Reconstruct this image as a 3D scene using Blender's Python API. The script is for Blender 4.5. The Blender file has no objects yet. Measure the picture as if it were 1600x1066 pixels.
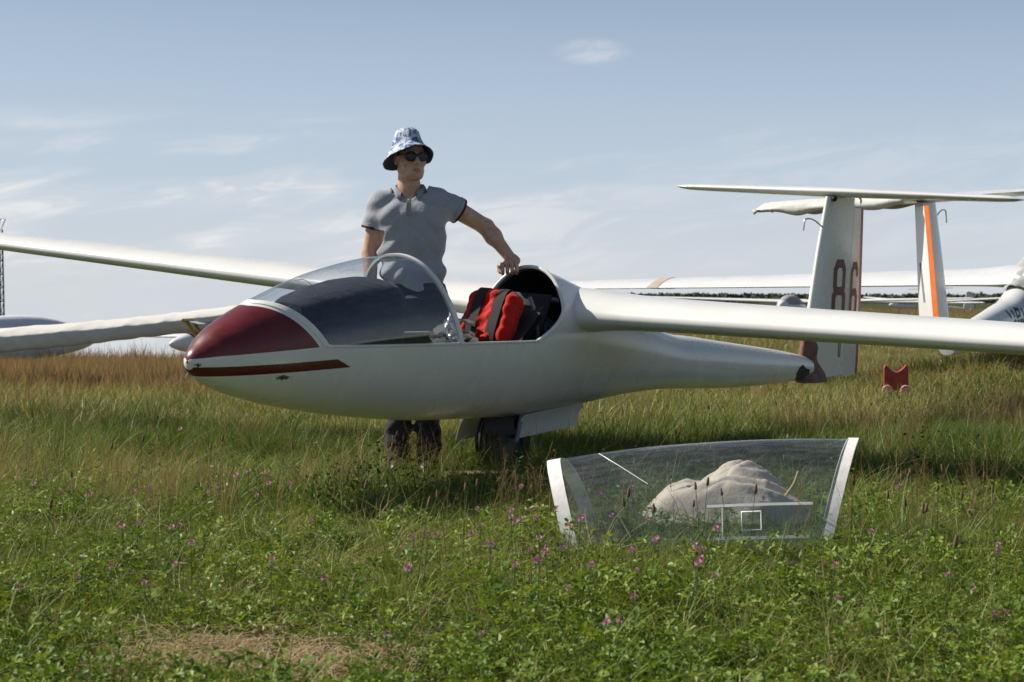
import bpy, math, random
import numpy as np
from mathutils import Matrix, Vector
random.seed(7); rng = np.random.default_rng(7)
sc = bpy.context.scene
C = sc.collection
rad = math.radians

# ------------------------------------------------------------------ camera
cd = bpy.data.cameras.new('camera'); cam = bpy.data.objects.new('camera', cd); C.objects.link(cam)
cd.sensor_width = 36.0; cd.lens = 36.0 * 2717.0 / 1600.0
cam.location = (0, 0, 0.95)
cam.rotation_euler = (math.pi / 2 - math.atan((533 - 470) / 2717.0), 0, 0)
cd.clip_start = 0.05; cd.clip_end = 6000
cd.dof.use_dof = True; cd.dof.focus_distance = 8.3; cd.dof.aperture_fstop = 8.0
sc.camera = cam
sc.render.resolution_x = 1024; sc.render.resolution_y = 682

# ------------------------------------------------------------------ light
SUN_EL, SUN_AZ = rad(43), rad(-75)      # azimuth from +Y, clockwise positive (negative: to the left)
wd = bpy.data.worlds.new('World'); sc.world = wd; wd.use_nodes = True
def build_world():
    nt = wd.node_tree; n = nt.nodes; L = nt.links; n.clear()
    out = n.new('ShaderNodeOutputWorld'); bg = n.new('ShaderNodeBackground'); bg.inputs['Strength'].default_value = 0.1
    tc = n.new('ShaderNodeTexCoord'); sep = n.new('ShaderNodeSeparateXYZ'); L.new(tc.outputs['Generated'], sep.inputs[0])
    mx = n.new('ShaderNodeMath'); mx.operation = 'MAXIMUM'; mx.inputs[1].default_value = 0.012; L.new(sep.outputs['Z'], mx.inputs[0])
    cmb = n.new('ShaderNodeCombineXYZ'); L.new(sep.outputs['X'], cmb.inputs[0]); L.new(sep.outputs['Y'], cmb.inputs[1]); L.new(mx.outputs[0], cmb.inputs[2])
    sky = n.new('ShaderNodeTexSky'); sky.sky_type = 'NISHITA'; sky.sun_disc = False
    sky.sun_elevation = SUN_EL; sky.sun_rotation = SUN_AZ
    sky.air_density = 1.0; sky.dust_density = 1.6; sky.ozone_density = 2.2
    L.new(cmb.outputs[0], sky.inputs['Vector'])
    hs = n.new('ShaderNodeHueSaturation'); hs.inputs['Saturation'].default_value = 0.95; hs.inputs['Value'].default_value = SKY_VAL; L.new(sky.outputs[0], hs.inputs['Color'])
    # thin wispy cloud low in the sky, laid out by compass bearing and height
    def M(op, a, b=None):
        m = n.new('ShaderNodeMath'); m.operation = op
        for k, v in enumerate((a, b)):
            if v is None: continue
            if isinstance(v, (int, float)): m.inputs[k].default_value = v
            else: L.new(v, m.inputs[k])
        return m.outputs[0]
    def R(v, a, b, c, d):
        r = n.new('ShaderNodeMapRange'); r.interpolation_type = 'SMOOTHSTEP'; L.new(v, r.inputs[0])
        for k, q in zip(('From Min', 'From Max', 'To Min', 'To Max'), (a, b, c, d)): r.inputs[k].default_value = q
        return r.outputs[0]
    def N(sx, sy, det, rough, dist, off):
        v = n.new('ShaderNodeCombineXYZ'); L.new(M('MULTIPLY', az, sx), v.inputs[0]); L.new(M('MULTIPLY', M('SUBTRACT', el, M('MULTIPLY', az, .12)), sy), v.inputs[1]); v.inputs[2].default_value = off
        t = n.new('ShaderNodeTexNoise'); t.inputs['Scale'].default_value = 1; t.inputs['Detail'].default_value = det; t.inputs['Roughness'].default_value = rough; t.inputs['Distortion'].default_value = dist; L.new(v.outputs[0], t.inputs['Vector']); return t.outputs[0]
    az = M('ARCTAN2', sep.outputs['X'], sep.outputs['Y']); el = M('ARCSINE', sep.outputs['Z'])
    fine = R(N(16, 75, 8, .62, .7, 1.3), .43, .64, 0, 1); big = R(N(5, 26, 3, .5, .4, 7.7), .36, .50, 0, 1)
    left = R(az, -.16, .14, 1.0, .22)
    body = M('MULTIPLY', M('MULTIPLY', M('ADD', M('MULTIPLY', fine, .78), .22), big), left)
    band = M('MULTIPLY', R(el, .0, .03, .4, 1), R(el, .078, .112, 1, .0))
    cl = M('MULTIPLY', body, band)
    puff = M('MULTIPLY', R(M('ADD', M('POWER', M('DIVIDE', M('SUBTRACT', az, .046), .022), 2.0), M('POWER', M('DIVIDE', M('SUBTRACT', el, .1415), .0075), 2.0)), .0, 1.4, 1, 0), R(N(40, 120, 5, .6, .5, 3.1), .3, .7, .2, 1))
    tot = M('MINIMUM', M('MULTIPLY', M('MAXIMUM', cl, M('MULTIPLY', puff, .55)), .95), 1.0)
    # bright haze towards the horizon, all the way round
    hb = n.new('ShaderNodeMapRange'); hb.inputs['From Min'].default_value = 0.0; hb.inputs['From Max'].default_value = 0.30; hb.inputs['To Min'].default_value = 0.92; hb.inputs['To Max'].default_value = 0.0; hb.interpolation_type = 'SMOOTHSTEP'; L.new(sep.outputs['Z'], hb.inputs[0])
    hr = n.new('ShaderNodeValToRGB'); e = hr.color_ramp.elements; e.new(0.5); e.new(0.7)
    for k, (p, c) in enumerate(HAZE): e[k].position = p; e[k].color = (*c, 1)
    L.new(mx.outputs[0], hr.inputs[0]); hv = n.new('ShaderNodeVectorMath'); hv.operation = 'SCALE'; hv.inputs['Scale'].default_value = 10.0; L.new(hr.outputs[0], hv.inputs[0])
    mixh = n.new('ShaderNodeMixRGB'); L.new(hb.outputs[0], mixh.inputs[0]); L.new(hs.outputs[0], mixh.inputs[1]); L.new(hv.outputs[0], mixh.inputs[2])
    mixc = n.new('ShaderNodeMixRGB'); mixc.inputs[2].default_value = CLOUD_COL; L.new(tot, mixc.inputs[0]); L.new(mixh.outputs[0], mixc.inputs[1])
    L.new(mixc.outputs[0], bg.inputs['Color']); L.new(bg.outputs[0], out.inputs[0])
SKY_VAL = 0.60
HAZE = [(0.0, (.55, .575, .60)), (0.07, (.465, .545, .645)), (0.19, (.43, .55, .75)), (0.5, (.25, .36, .58))]
CLOUD_COL = (6.6, 6.6, 6.65, 1)
build_world()
sd = bpy.data.lights.new('sun', 'SUN'); sd.energy = 5.0; sd.angle = rad(0.53); sd.color = (1.0, 0.93, 0.82)
sun = bpy.data.objects.new('sun', sd); C.objects.link(sun)
sdir = Vector((math.sin(SUN_AZ) * math.cos(SUN_EL), math.cos(SUN_AZ) * math.cos(SUN_EL), math.sin(SUN_EL)))
sun.rotation_euler = (-sdir).to_track_quat('-Z', 'Y').to_euler(); sun.location = sdir * 40
sc.view_settings.view_transform = 'Standard'; sc.view_settings.look = 'None'; sc.view_settings.gamma = 1; sc.view_settings.use_curve_mapping = False
sc.view_settings.exposure = 0.33
sc.cycles.max_bounces = 8; sc.cycles.transparent_max_bounces = 24; sc.cycles.caustics_reflective = False; sc.cycles.caustics_refractive = False

# ------------------------------------------------------------------ materials
def new_mat(name):
    m = bpy.data.materials.new(name); m.use_nodes = True
    return m, m.node_tree.nodes, m.node_tree.links, m.node_tree.nodes['Principled BSDF']
def ramp(n, L, src, stops):
    r = n.new('ShaderNodeValToRGB'); e = r.color_ramp.elements
    while len(e) < len(stops): e.new(0.5)
    for k, (p, c) in enumerate(stops):
        e[k].position = p; e[k].color = c if len(c) == 4 else (*c, 1)
    L.new(src, r.inputs[0]); return r.outputs[0]
def noise(n, L, vec, scale, detail=4, rough=0.55, dist=0.0):
    t = n.new('ShaderNodeTexNoise'); t.inputs['Scale'].default_value = scale; t.inputs['Detail'].default_value = detail
    t.inputs['Roughness'].default_value = rough; t.inputs['Distortion'].default_value = dist
    if vec is not None: L.new(vec, t.inputs['Vector'])
    return t.outputs[0]
def mth(n, L, op, a, b=None, clamp=False):
    m = n.new('ShaderNodeMath'); m.operation = op; m.use_clamp = clamp
    for k, v in enumerate((a, b)):
        if v is None: continue
        if isinstance(v, (int, float)): m.inputs[k].default_value = v
        else: L.new(v, m.inputs[k])
    return m.outputs[0]
def mixc(n, L, f, a, b, mode='MIX'):
    m = n.new('ShaderNodeMixRGB'); m.blend_type = mode
    for k, v in enumerate((f, a, b)):
        if isinstance(v, (int, float)): m.inputs[k].default_value = v
        elif isinstance(v, tuple): m.inputs[k].default_value = v if len(v) == 4 else (*v, 1)
        else: L.new(v, m.inputs[k])
    return m.outputs[0]
def bump(n, L, b, h, strength=0.3, dist=0.01):
    k = n.new('ShaderNodeBump'); k.inputs['Strength'].default_value = strength; k.inputs['Distance'].default_value = dist
    L.new(h, k.inputs['Height']); L.new(k.outputs[0], b.inputs['Normal'])
def simple(name, col, rough=0.6, metal=0.0, var=0.12, scale=12.0, bumps=0.0, bscale=60.0, coat=0.0):
    m, n, L, b = new_mat(name)
    tc = n.new('ShaderNodeTexCoord')
    f = noise(n, L, tc.outputs['Object'], scale, 5)
    lo = tuple(max(0, c * (1 - var)) for c in col); hi = tuple(min(1, c * (1 + var)) for c in col)
    L.new(ramp(n, L, f, [(0.3, lo), (0.7, hi)]), b.inputs['Base Color'])
    b.inputs['Roughness'].default_value = rough; b.inputs['Metallic'].default_value = metal
    if coat: b.inputs['Coat Weight'].default_value = coat; b.inputs['Coat Roughness'].default_value = 0.08
    if bumps: bump(n, L, b, noise(n, L, tc.outputs['Object'], bscale, 4), bumps, 0.004)
    return m

# ------------------------------------------------------------------ mesh helpers
def mesh_obj(name, V, F, mats, parent=None, smooth=True, fmat=None, loc=None, merge=0.0, sharp=None):
    me = bpy.data.meshes.new(name)
    V = np.asarray(V, float)
    me.from_pydata(V.tolist(), [], [tuple(int(i) for i in f) for f in F])
    for m in (mats if isinstance(mats, (list, tuple)) else [mats]): me.materials.append(m)
    if fmat is not None: me.polygons.foreach_set('material_index', np.asarray(fmat, np.int32))
    if merge:
        import bmesh
        bm = bmesh.new(); bm.from_mesh(me); bmesh.ops.remove_doubles(bm, verts=bm.verts, dist=merge)
        bm.to_mesh(me); bm.free()
    if smooth:
        me.polygons.foreach_set('use_smooth', np.ones(len(me.polygons), bool))
        if sharp: me.set_sharp_from_angle(angle=rad(sharp))
    me.update()
    o = bpy.data.objects.new(name, me); C.objects.link(o)
    if parent is not None: o.parent = parent
    if loc is not None: o.location = loc
    return o
def empty(name, loc, label, cat, group=None, mat3=None):
    o = bpy.data.objects.new(name, None); C.objects.link(o); o.empty_display_size = 0.2
    if mat3 is not None: o.matrix_world = Matrix.Translation(loc) @ Matrix(mat3.tolist()).to_4x4()
    else: o.location = loc
    tag(o, label, cat, group); return o
def tag(o, label=None, cat=None, group=None, kind=None):
    if label: o['label'] = label
    if cat: o['category'] = cat
    if group: o['group'] = group
    if kind: o['kind'] = kind
    return o
class MB:
    def __init__(s): s.V = []; s.F = []; s.M = []; s.n = 0
    def add(s, V, F, mi=0):
        V = np.asarray(V, float); s.V.append(V)
        for f in F: s.F.append(tuple(int(i) + s.n for i in f)); s.M.append(mi)
        s.n += len(V); return s
    def grid(s, P, close_u=False, close_v=False, mi=0, flip=False):
        P = np.asarray(P, float); a, b = P.shape[:2]; F = []
        for i in range(a if close_u else a - 1):
            for j in range(b if close_v else b - 1):
                q = (i * b + j, i * b + (j + 1) % b, ((i + 1) % a) * b + (j + 1) % b, ((i + 1) % a) * b + j)
                F.append(q[::-1] if flip else q)
        return s.add(P.reshape(-1, 3), F, mi)
    def cap(s, ring, mi=0, flip=False):
        ring = np.asarray(ring, float); c = ring.mean(0); m = len(ring)
        F = [(k, (k + 1) % m, m) for k in range(m)]
        return s.add(np.vstack([ring, c]), [f[::-1] for f in F] if flip else F, mi)
    def loft(s, rings, caps=True, mi=0):
        rings = np.asarray(rings, float); s.grid(rings, close_v=True, mi=mi)
        if caps: s.cap(rings[0], mi, True); s.cap(rings[-1], mi)
        return s
    def tube(s, path, r, k=8, caps=True, mi=0, closed=False):
        P = np.asarray(path, float); n = len(P); r = np.broadcast_to(np.asarray(r, float), (n,))
        T = np.gradient(P, axis=0) if not closed else (np.roll(P, -1, 0) - np.roll(P, 1, 0))
        T /= np.linalg.norm(T, axis=1)[:, None] + 1e-12
        up = np.array([0, 0, 1.0]) if abs(T[0][2]) < 0.9 else np.array([1.0, 0, 0])
        rings = []; N = np.cross(T[0], up); N /= np.linalg.norm(N)
        for i in range(n):
            N = N - T[i] * N.dot(T[i]); N /= np.linalg.norm(N) + 1e-12; B = np.cross(T[i], N)
            a = np.linspace(0, 2 * np.pi, k, endpoint=False)
            rings.append(P[i] + r[i] * (np.cos(a)[:, None] * N + np.sin(a)[:, None] * B))
        rings = np.array(rings); s.grid(rings, close_u=closed, close_v=True, mi=mi)
        if caps and not closed: s.cap(rings[0], mi, True); s.cap(rings[-1], mi)
        return s
    def box(s, c, d, R=None, mi=0):
        c = np.asarray(c, float); d = np.asarray(d, float) / 2
        v = np.array([[x, y, z] for x in (-1, 1) for y in (-1, 1) for z in (-1, 1)], float) * d
        if R is not None: v = v @ np.asarray(R).T
        return s.add(v + c, [(0, 1, 3, 2), (4, 6, 7, 5), (0, 4, 5, 1), (2, 3, 7, 6), (0, 2, 6, 4), (1, 5, 7, 3)], mi)
    def sphere(s, c, r, nu=12, nv=8, mi=0):
        r = np.broadcast_to(np.asarray(r, float), (3,)); th = np.linspace(0.02, np.pi - 0.02, nv); ph = np.linspace(0, 2 * np.pi, nu, endpoint=False)
        P = np.stack([np.sin(th)[:, None] * np.cos(ph), np.sin(th)[:, None] * np.sin(ph), np.cos(th)[:, None] * np.ones(nu)], 2) * r + np.asarray(c, float)
        s.grid(P, close_v=True, mi=mi, flip=True); return s
    def obj(s, name, mats, parent=None, **k):
        return mesh_obj(name, np.vstack(s.V), s.F, mats, parent, fmat=s.M, **k)
def bez(pts, n=24):
    P = np.asarray(pts, float); t = np.linspace(0, len(P) - 1, n); out = []
    Q = np.vstack([2 * P[0] - P[1], P, 2 * P[-1] - P[-2]])
    for u in t:
        i = min(int(u), len(P) - 2); f = u - i; a, b, c, d = Q[i:i + 4]
        out.append(0.5 * (2 * b + (c - a) * f + (2 * a - 5 * b + 4 * c - d) * f * f + (3 * b - a - 3 * c + d) * f ** 3))
    return np.array(out)
def pchip(X, Y):
    X = np.asarray(X, float); Y = np.asarray(Y, float); h = np.diff(X); d = np.diff(Y) / h
    m = np.zeros(len(X)); m[0] = d[0]; m[-1] = d[-1]
    for i in range(1, len(X) - 1):
        if d[i - 1] * d[i] > 0:
            w1 = 2 * h[i] + h[i - 1]; w2 = h[i] + 2 * h[i - 1]; m[i] = (w1 + w2) / (w1 / d[i - 1] + w2 / d[i])
    def f(x):
        x = np.clip(np.asarray(x, float), X[0], X[-1]); i = np.clip(np.searchsorted(X, x) - 1, 0, len(h) - 1)
        t = (x - X[i]) / h[i]
        return ((2 * t**3 - 3 * t**2 + 1) * Y[i] + (t**3 - 2 * t**2 + t) * h[i] * m[i] + (-2 * t**3 + 3 * t**2) * Y[i + 1] + (t**3 - t**2) * h[i] * m[i + 1])
    return f
_pt = rng.random((64, 64))
def vnoise(x, y, s=1.0, o=0):                 # smooth 2-D value noise, 0..1
    x = np.asarray(x, float) * s + 13.7 * o + 500; y = np.asarray(y, float) * s + 7.3 * o + 500
    i = np.floor(x).astype(int); j = np.floor(y).astype(int); u = x - i; v = y - j
    u = u * u * (3 - 2 * u); v = v * v * (3 - 2 * v)
    g = lambda a, b: _pt[a % 64, b % 64]
    return (g(i, j) * (1 - u) + g(i + 1, j) * u) * (1 - v) + (g(i, j + 1) * (1 - u) + g(i + 1, j + 1) * u) * v
def fbm(x, y, s=1.0, o=0): return 0.55 * vnoise(x, y, s, o) + 0.3 * vnoise(x, y, s * 2.1, o + 3) + 0.15 * vnoise(x, y, s * 4.3, o + 5)
def sstep(a, b, x):
    t = np.clip((np.asarray(x, float) - a) / (b - a), 0, 1); return t * t * (3 - 2 * t)

# signed-distance modelling: a grid is filled primitive by primitive and turned into one continuous skin
def surface_nets(F, org, h):
    S = F < 0; n = np.array(F.shape)
    def sl(A, d): return A[d[0]:n[0] - 1 + d[0], d[1]:n[1] - 1 + d[1], d[2]:n[2] - 1 + d[2]]
    cs = [(i, j, k) for i in (0, 1) for j in (0, 1) for k in (0, 1)]
    cnt = sum(sl(S, c).astype(np.int8) for c in cs); act = (cnt > 0) & (cnt < 8); idx = np.argwhere(act)
    val = {c: F[idx[:, 0] + c[0], idx[:, 1] + c[1], idx[:, 2] + c[2]] for c in cs}
    P = np.zeros((len(idx), 3)); W = np.zeros(len(idx))
    for a in cs:
        for ax in range(3):
            if a[ax]: continue
            b = list(a); b[ax] = 1; b = tuple(b); va, vb = val[a], val[b]; m = (va < 0) != (vb < 0)
            t = np.where(m, va / np.where(va - vb == 0, 1, va - vb), 0); p = np.tile(np.array(a, float), (len(idx), 1)); p[:, ax] = t
            P[m] += p[m]; W[m] += 1
    V = (idx + P / W[:, None]) * h + org
    vid = -np.ones(act.shape, int); vid[act] = np.arange(len(idx)); Fs = []
    for ax in range(3):
        u, v = [(1, 2), (2, 0), (0, 1)][ax]
        A = np.take(S, range(0, n[ax] - 1), ax); B = np.take(S, range(1, n[ax]), ax); e = np.argwhere(A != B)
        e = e[(e[:, u] > 0) & (e[:, v] > 0) & (e[:, u] < n[u] - 1) & (e[:, v] < n[v] - 1)]
        ins = S[e[:, 0], e[:, 1], e[:, 2]]; q = []
        for du, dv in ((0, 0), (-1, 0), (-1, -1), (0, -1)):
            c = e.copy(); c[:, u] += du; c[:, v] += dv; q.append(vid[c[:, 0], c[:, 1], c[:, 2]])
        q = np.stack(q, 1); q[~ins] = q[~ins][:, ::-1]; Fs.append(q)
    F_ = np.vstack(Fs); F_ = F_[(F_ >= 0).all(1)]
    return V, F_
class SDF:
    def __init__(s, lo, hi, h):
        s.lo = np.array(lo, float); s.h = h; s.n = np.ceil((np.array(hi, float) - s.lo) / h).astype(int) + 1; s.F = np.full(s.n, 1.0, np.float32)
    def _sub(s, lo, hi):
        a = np.clip(np.floor((lo - s.lo) / s.h).astype(int), 0, s.n); b = np.clip(np.ceil((hi - s.lo) / s.h).astype(int) + 1, 0, s.n)
        g = np.meshgrid(*[s.lo[k] + s.h * np.arange(a[k], b[k]) for k in range(3)], indexing='ij', sparse=True)
        return tuple(slice(a[k], b[k]) for k in range(3)), g
    def _mix(s, sl, d, k, sub=False):
        A = s.F[sl]
        if sub: d = -d; hh = np.clip(0.5 - 0.5 * (A - d) / k, 0, 1); s.F[sl] = A * (1 - hh) + d * hh + k * hh * (1 - hh) if k else np.maximum(A, d); return
        hh = np.clip(0.5 + 0.5 * (A - d) / k, 0, 1); s.F[sl] = A * (1 - hh) + d * hh - k * hh * (1 - hh)
    def cone(s, a, b, ra, rb, k=0.02, sc_=(1, 1, 1), sub=False):
        a = np.array(a, float); b = np.array(b, float); q = np.array(sc_, float); m = max(ra, rb) * q.max() + k + 3 * s.h + 0.02
        sl, g = s._sub(np.minimum(a, b) - m, np.maximum(a, b) + m)
        if 0 in s.F[sl].shape: return s
        p = [(g[i] - a[i]) / q[i] for i in range(3)]; d = (b - a) / q; L = d.dot(d) + 1e-12
        t = np.clip((p[0] * d[0] + p[1] * d[1] + p[2] * d[2]) / L, 0, 1)
        D = np.sqrt((p[0] - t * d[0]) ** 2 + (p[1] - t * d[1]) ** 2 + (p[2] - t * d[2]) ** 2) - (ra + (rb - ra) * t)
        s._mix(sl, D * q.min(), k, sub); return s
    def ell(s, c, r, k=0.02, sub=False):
        c = np.array(c, float); r = np.array(r, float); sl, g = s._sub(c - r - k - 0.03, c + r + k + 0.03)
        if 0 in s.F[sl].shape: return s
        q = np.sqrt(sum(((g[i] - c[i]) / r[i]) ** 2 for i in range(3))); q2 = np.sqrt(sum(((g[i] - c[i]) / r[i] ** 2) ** 2 for i in range(3))) + 1e-6
        s._mix(sl, q * (q - 1) / q2, k, sub); return s
    def grid(s): return np.meshgrid(*[s.lo[k] + s.h * np.arange(s.n[k]) for k in range(3)], indexing='ij', sparse=True)
    def mesh(s): return surface_nets(s.F, s.lo, s.h)
# ------------------------------------------------------------------ terrain
def terrain(x, y):
    x = np.asarray(x, float); y = np.asarray(y, float); r = np.hypot(x, y)
    az = np.arctan2(x, np.maximum(y, 1e-3) + 0 * x); az = np.where(y < 0, np.sign(x) * np.pi / 2, az)
    A = sstep(0.05, -0.10, az)
    z = -A * 0.042 * 4.0 * np.logaddexp(0, (r - 25.0) / 4.0)
    near = sstep(2.0, 5.0, r) * (1 - sstep(60, 200, r))
    z = z + near * 0.05 * (fbm(x, y, 0.55, 1) - 0.5)
    z = z + .33 * np.exp(-(((x - 5.58) ** 2 + (y - 17.95) ** 2) / 2.6) ** 1.5)
    return z + sstep(20, 120, r) * 0.5 * (vnoise(x, y, 0.02, 4) - 0.5)
def build_ground():
    rr = np.concatenate([[0.01, 0.6], np.geomspace(1.2, 60, 90), np.geomspace(66, 4500, 34)]); na = 220
    an = np.linspace(0, 2 * np.pi, na, endpoint=False)
    X = rr[:, None] * np.sin(an); Y = rr[:, None] * np.cos(an)
    P = np.stack([X, Y, terrain(X, Y)], 2)
    m, n, L, b = new_mat('soil and thatch')
    tc = n.new('ShaderNodeTexCoord')
    f1 = noise(n, L, tc.outputs['Object'], 26, 8, 0.7); f2 = noise(n, L, tc.outputs['Object'], 0.9, 5, 0.6)
    ca = ramp(n, L, f1, [(0.3, (0.018, 0.022, 0.008)), (0.5, (0.05, 0.055, 0.02)), (0.72, (0.14, 0.115, 0.05))])
    cb = ramp(n, L, f1, [(0.3, (0.02, 0.035, 0.01)), (0.7, (0.07, 0.085, 0.025))])
    L.new(mixc(n, L, ramp(n, L, f2, [(0.4, (0, 0, 0)), (0.6, (1, 1, 1))]), ca, cb), b.inputs['Base Color'])
    b.inputs['Roughness'].default_value = 0.95; b.inputs['Specular IOR Level'].default_value = 0.1
    bump(n, L, b, f1, 0.8, 0.03)
    mb = MB().grid(P, close_v=True); o = mb.obj('ground', m); o['kind'] = 'structure'
build_ground()

# ------------------------------------------------------------------ shared paints
def paint_white(name, markings=None, dirt=0.35, tint=(0.74, 0.74, 0.71)):
    m, n, L, b = new_mat(name); tc = n.new('ShaderNodeTexCoord'); v = tc.outputs['Object']
    f = noise(n, L, v, 3.0, 6, 0.6); g = noise(n, L, v, 14.0, 5, 0.65)
    lo = tuple(c * 0.93 for c in tint)
    col = ramp(n, L, f, [(0.3, lo), (0.7, tint)])
    spk = mth(n, L, 'MULTIPLY', ramp(n, L, g, [(0.60, (0, 0, 0)), (0.80, (1, 1, 1))]), dirt * 0.22)
    col = mixc(n, L, spk, col, (0.30, 0.28, 0.22))
    if markings: col = markings(n, L, v, col)
    L.new(col, b.inputs['Base Color'])
    L.new(ramp(n, L, f, [(0.3, (0.22, 0.22, 0.22)), (0.75, (0.32, 0.32, 0.32))]), b.inputs['Roughness'])
    b.inputs['Coat Weight'].default_value = 0.2; b.inputs['Coat Roughness'].default_value = 0.1
    bump(n, L, b, noise(n, L, v, 1.8, 1), 0.05, 0.03)
    return m
RED = (0.215, 0.016, 0.018)
def nose_marks(n, L, v, col):
    sp = n.new('ShaderNodeSeparateXYZ'); L.new(v, sp.inputs[0]); s, u = sp.outputs['X'], sp.outputs['Z']
    def below(k0, k1): return mth(n, L, 'LESS_THAN', u, mth(n, L, 'ADD', mth(n, L, 'MULTIPLY', s, k1), k0))
    # dark red stripe between two straight lines, cut off on a slant at its tail end
    a = below(-0.0200, 0.040); b_ = mth(n, L, 'SUBTRACT', 1.0, below(-0.0620, 0.040))
    c = mth(n, L, 'LESS_THAN', mth(n, L, 'ADD', s, mth(n, L, 'MULTIPLY', u, 2.2)), 0.700)
    nick = mth(n, L, 'GREATER_THAN', s, 0.012)
    msk = mth(n, L, 'MULTIPLY', mth(n, L, 'MULTIPLY', a, b_), mth(n, L, 'MULTIPLY', c, nick))
    g = noise(n, L, v, 30, 6, 0.75)
    msk = mth(n, L, 'MULTIPLY', msk, ramp(n, L, g, [(0.27, (0.4, 0.4, 0.4)), (0.33, (1, 1, 1))]))
    col = mixc(n, L, msk, col, (0.095, 0.005, 0.012))
    # worn-off paint low on the side and chips at the tip
    def blot(c0, r0, thr, colr, col, sc_=28):
        d = n.new('ShaderNodeVectorMath'); d.operation = 'SUBTRACT'; L.new(v, d.inputs[0]); d.inputs[1].default_value = c0
        q = n.new('ShaderNodeVectorMath'); q.operation = 'DIVIDE'; L.new(d.outputs[0], q.inputs[0]); q.inputs[1].default_value = r0
        ln = n.new('ShaderNodeVectorMath'); ln.operation = 'LENGTH'; L.new(q.outputs[0], ln.inputs[0])
        w = mth(n, L, 'ADD', mth(n, L, 'MULTIPLY', noise(n, L, v, sc_, 6, 0.7), 1.6), mth(n, L, 'MULTIPLY', ln.outputs['Value'], -0.75))
        return mixc(n, L, ramp(n, L, w, [(thr, (0, 0, 0)), (thr + 0.12, (1, 1, 1))]), col, colr)
    col = blot((0.40, -0.22, -0.066), (0.075, 0.2, 0.022), 0.42, (0.10, 0.085, 0.05), col)
    col = blot((0.02, -0.03, -0.01), (0.05, 0.06, 0.03), 0.52, (0.03, 0.022, 0.02), col, 50)
    # grime rubbed along the belly
    gl = ramp(n, L, mth(n, L, 'MULTIPLY', u, -1.0), [(0.27, (0, 0, 0)), (0.36, (1, 1, 1))])
    gl = mth(n, L, 'MULTIPLY', gl, ramp(n, L, noise(n, L, v, 5, 6, 0.7), [(0.4, (0, 0, 0)), (0.7, (0.55, 0.55, 0.55))]))
    return mixc(n, L, gl, col, (0.25, 0.2, 0.12))
M_hull = paint_white('white gelcoat hull', nose_marks)
M_white = paint_white('white gelcoat')
M_white2 = paint_white('bright white gelcoat', None, 0.2, (0.75, 0.75, 0.75))
def m_red():
    m, n, L, b = new_mat('dark red gloss paint'); tc = n.new('ShaderNodeTexCoord'); v = tc.outputs['Object']
    f = noise(n, L, v, 4.5, 5, 0.6); g = noise(n, L, v, 34, 5, 0.65)
    col = ramp(n, L, f, [(0.35, (0.10, 0.007, 0.009)), (0.65, (0.15, 0.013, 0.014))])
    col = mixc(n, L, mth(n, L, 'MULTIPLY', ramp(n, L, g, [(0.55, (0, 0, 0)), (0.75, (1, 1, 1))]), 0.12), col, (0.4, 0.18, 0.17))
    L.new(col, b.inputs['Base Color']); L.new(ramp(n, L, f, [(0.3, (0.27, 0.27, 0.27)), (0.7, (0.42, 0.42, 0.42))]), b.inputs['Roughness'])
    b.inputs['Coat Weight'].default_value = 0.1; b.inputs['Coat Roughness'].default_value = 0.25
    bump(n, L, b, noise(n, L, v, 7, 3), 0.12, 0.02)
    return m
M_red = m_red()
M_redflat = simple('red rudder paint', (0.25, 0.016, 0.014), 0.4, var=0.2, scale=20)
M_dark = simple('dark cockpit trim', (0.013, 0.014, 0.017), 0.75, var=0.3, scale=30, bumps=0.3)
M_black = simple('black rubber', (0.012, 0.012, 0.013), 0.7, var=0.3, scale=30, bumps=0.4)
M_steel = simple('blue grey painted tube', (0.16, 0.21, 0.28), 0.4, var=0.15)
M_steel_d = simple('dull grey hub', (.09, .09, .09), .6, .3)
M_metal = simple('worn metal', (0.55, 0.54, 0.52), 0.32, 1.0, var=0.15)
M_frame = simple('off white frame', (0.72, 0.72, 0.69), 0.4, var=0.07, scale=25, bumps=0.1)
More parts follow.
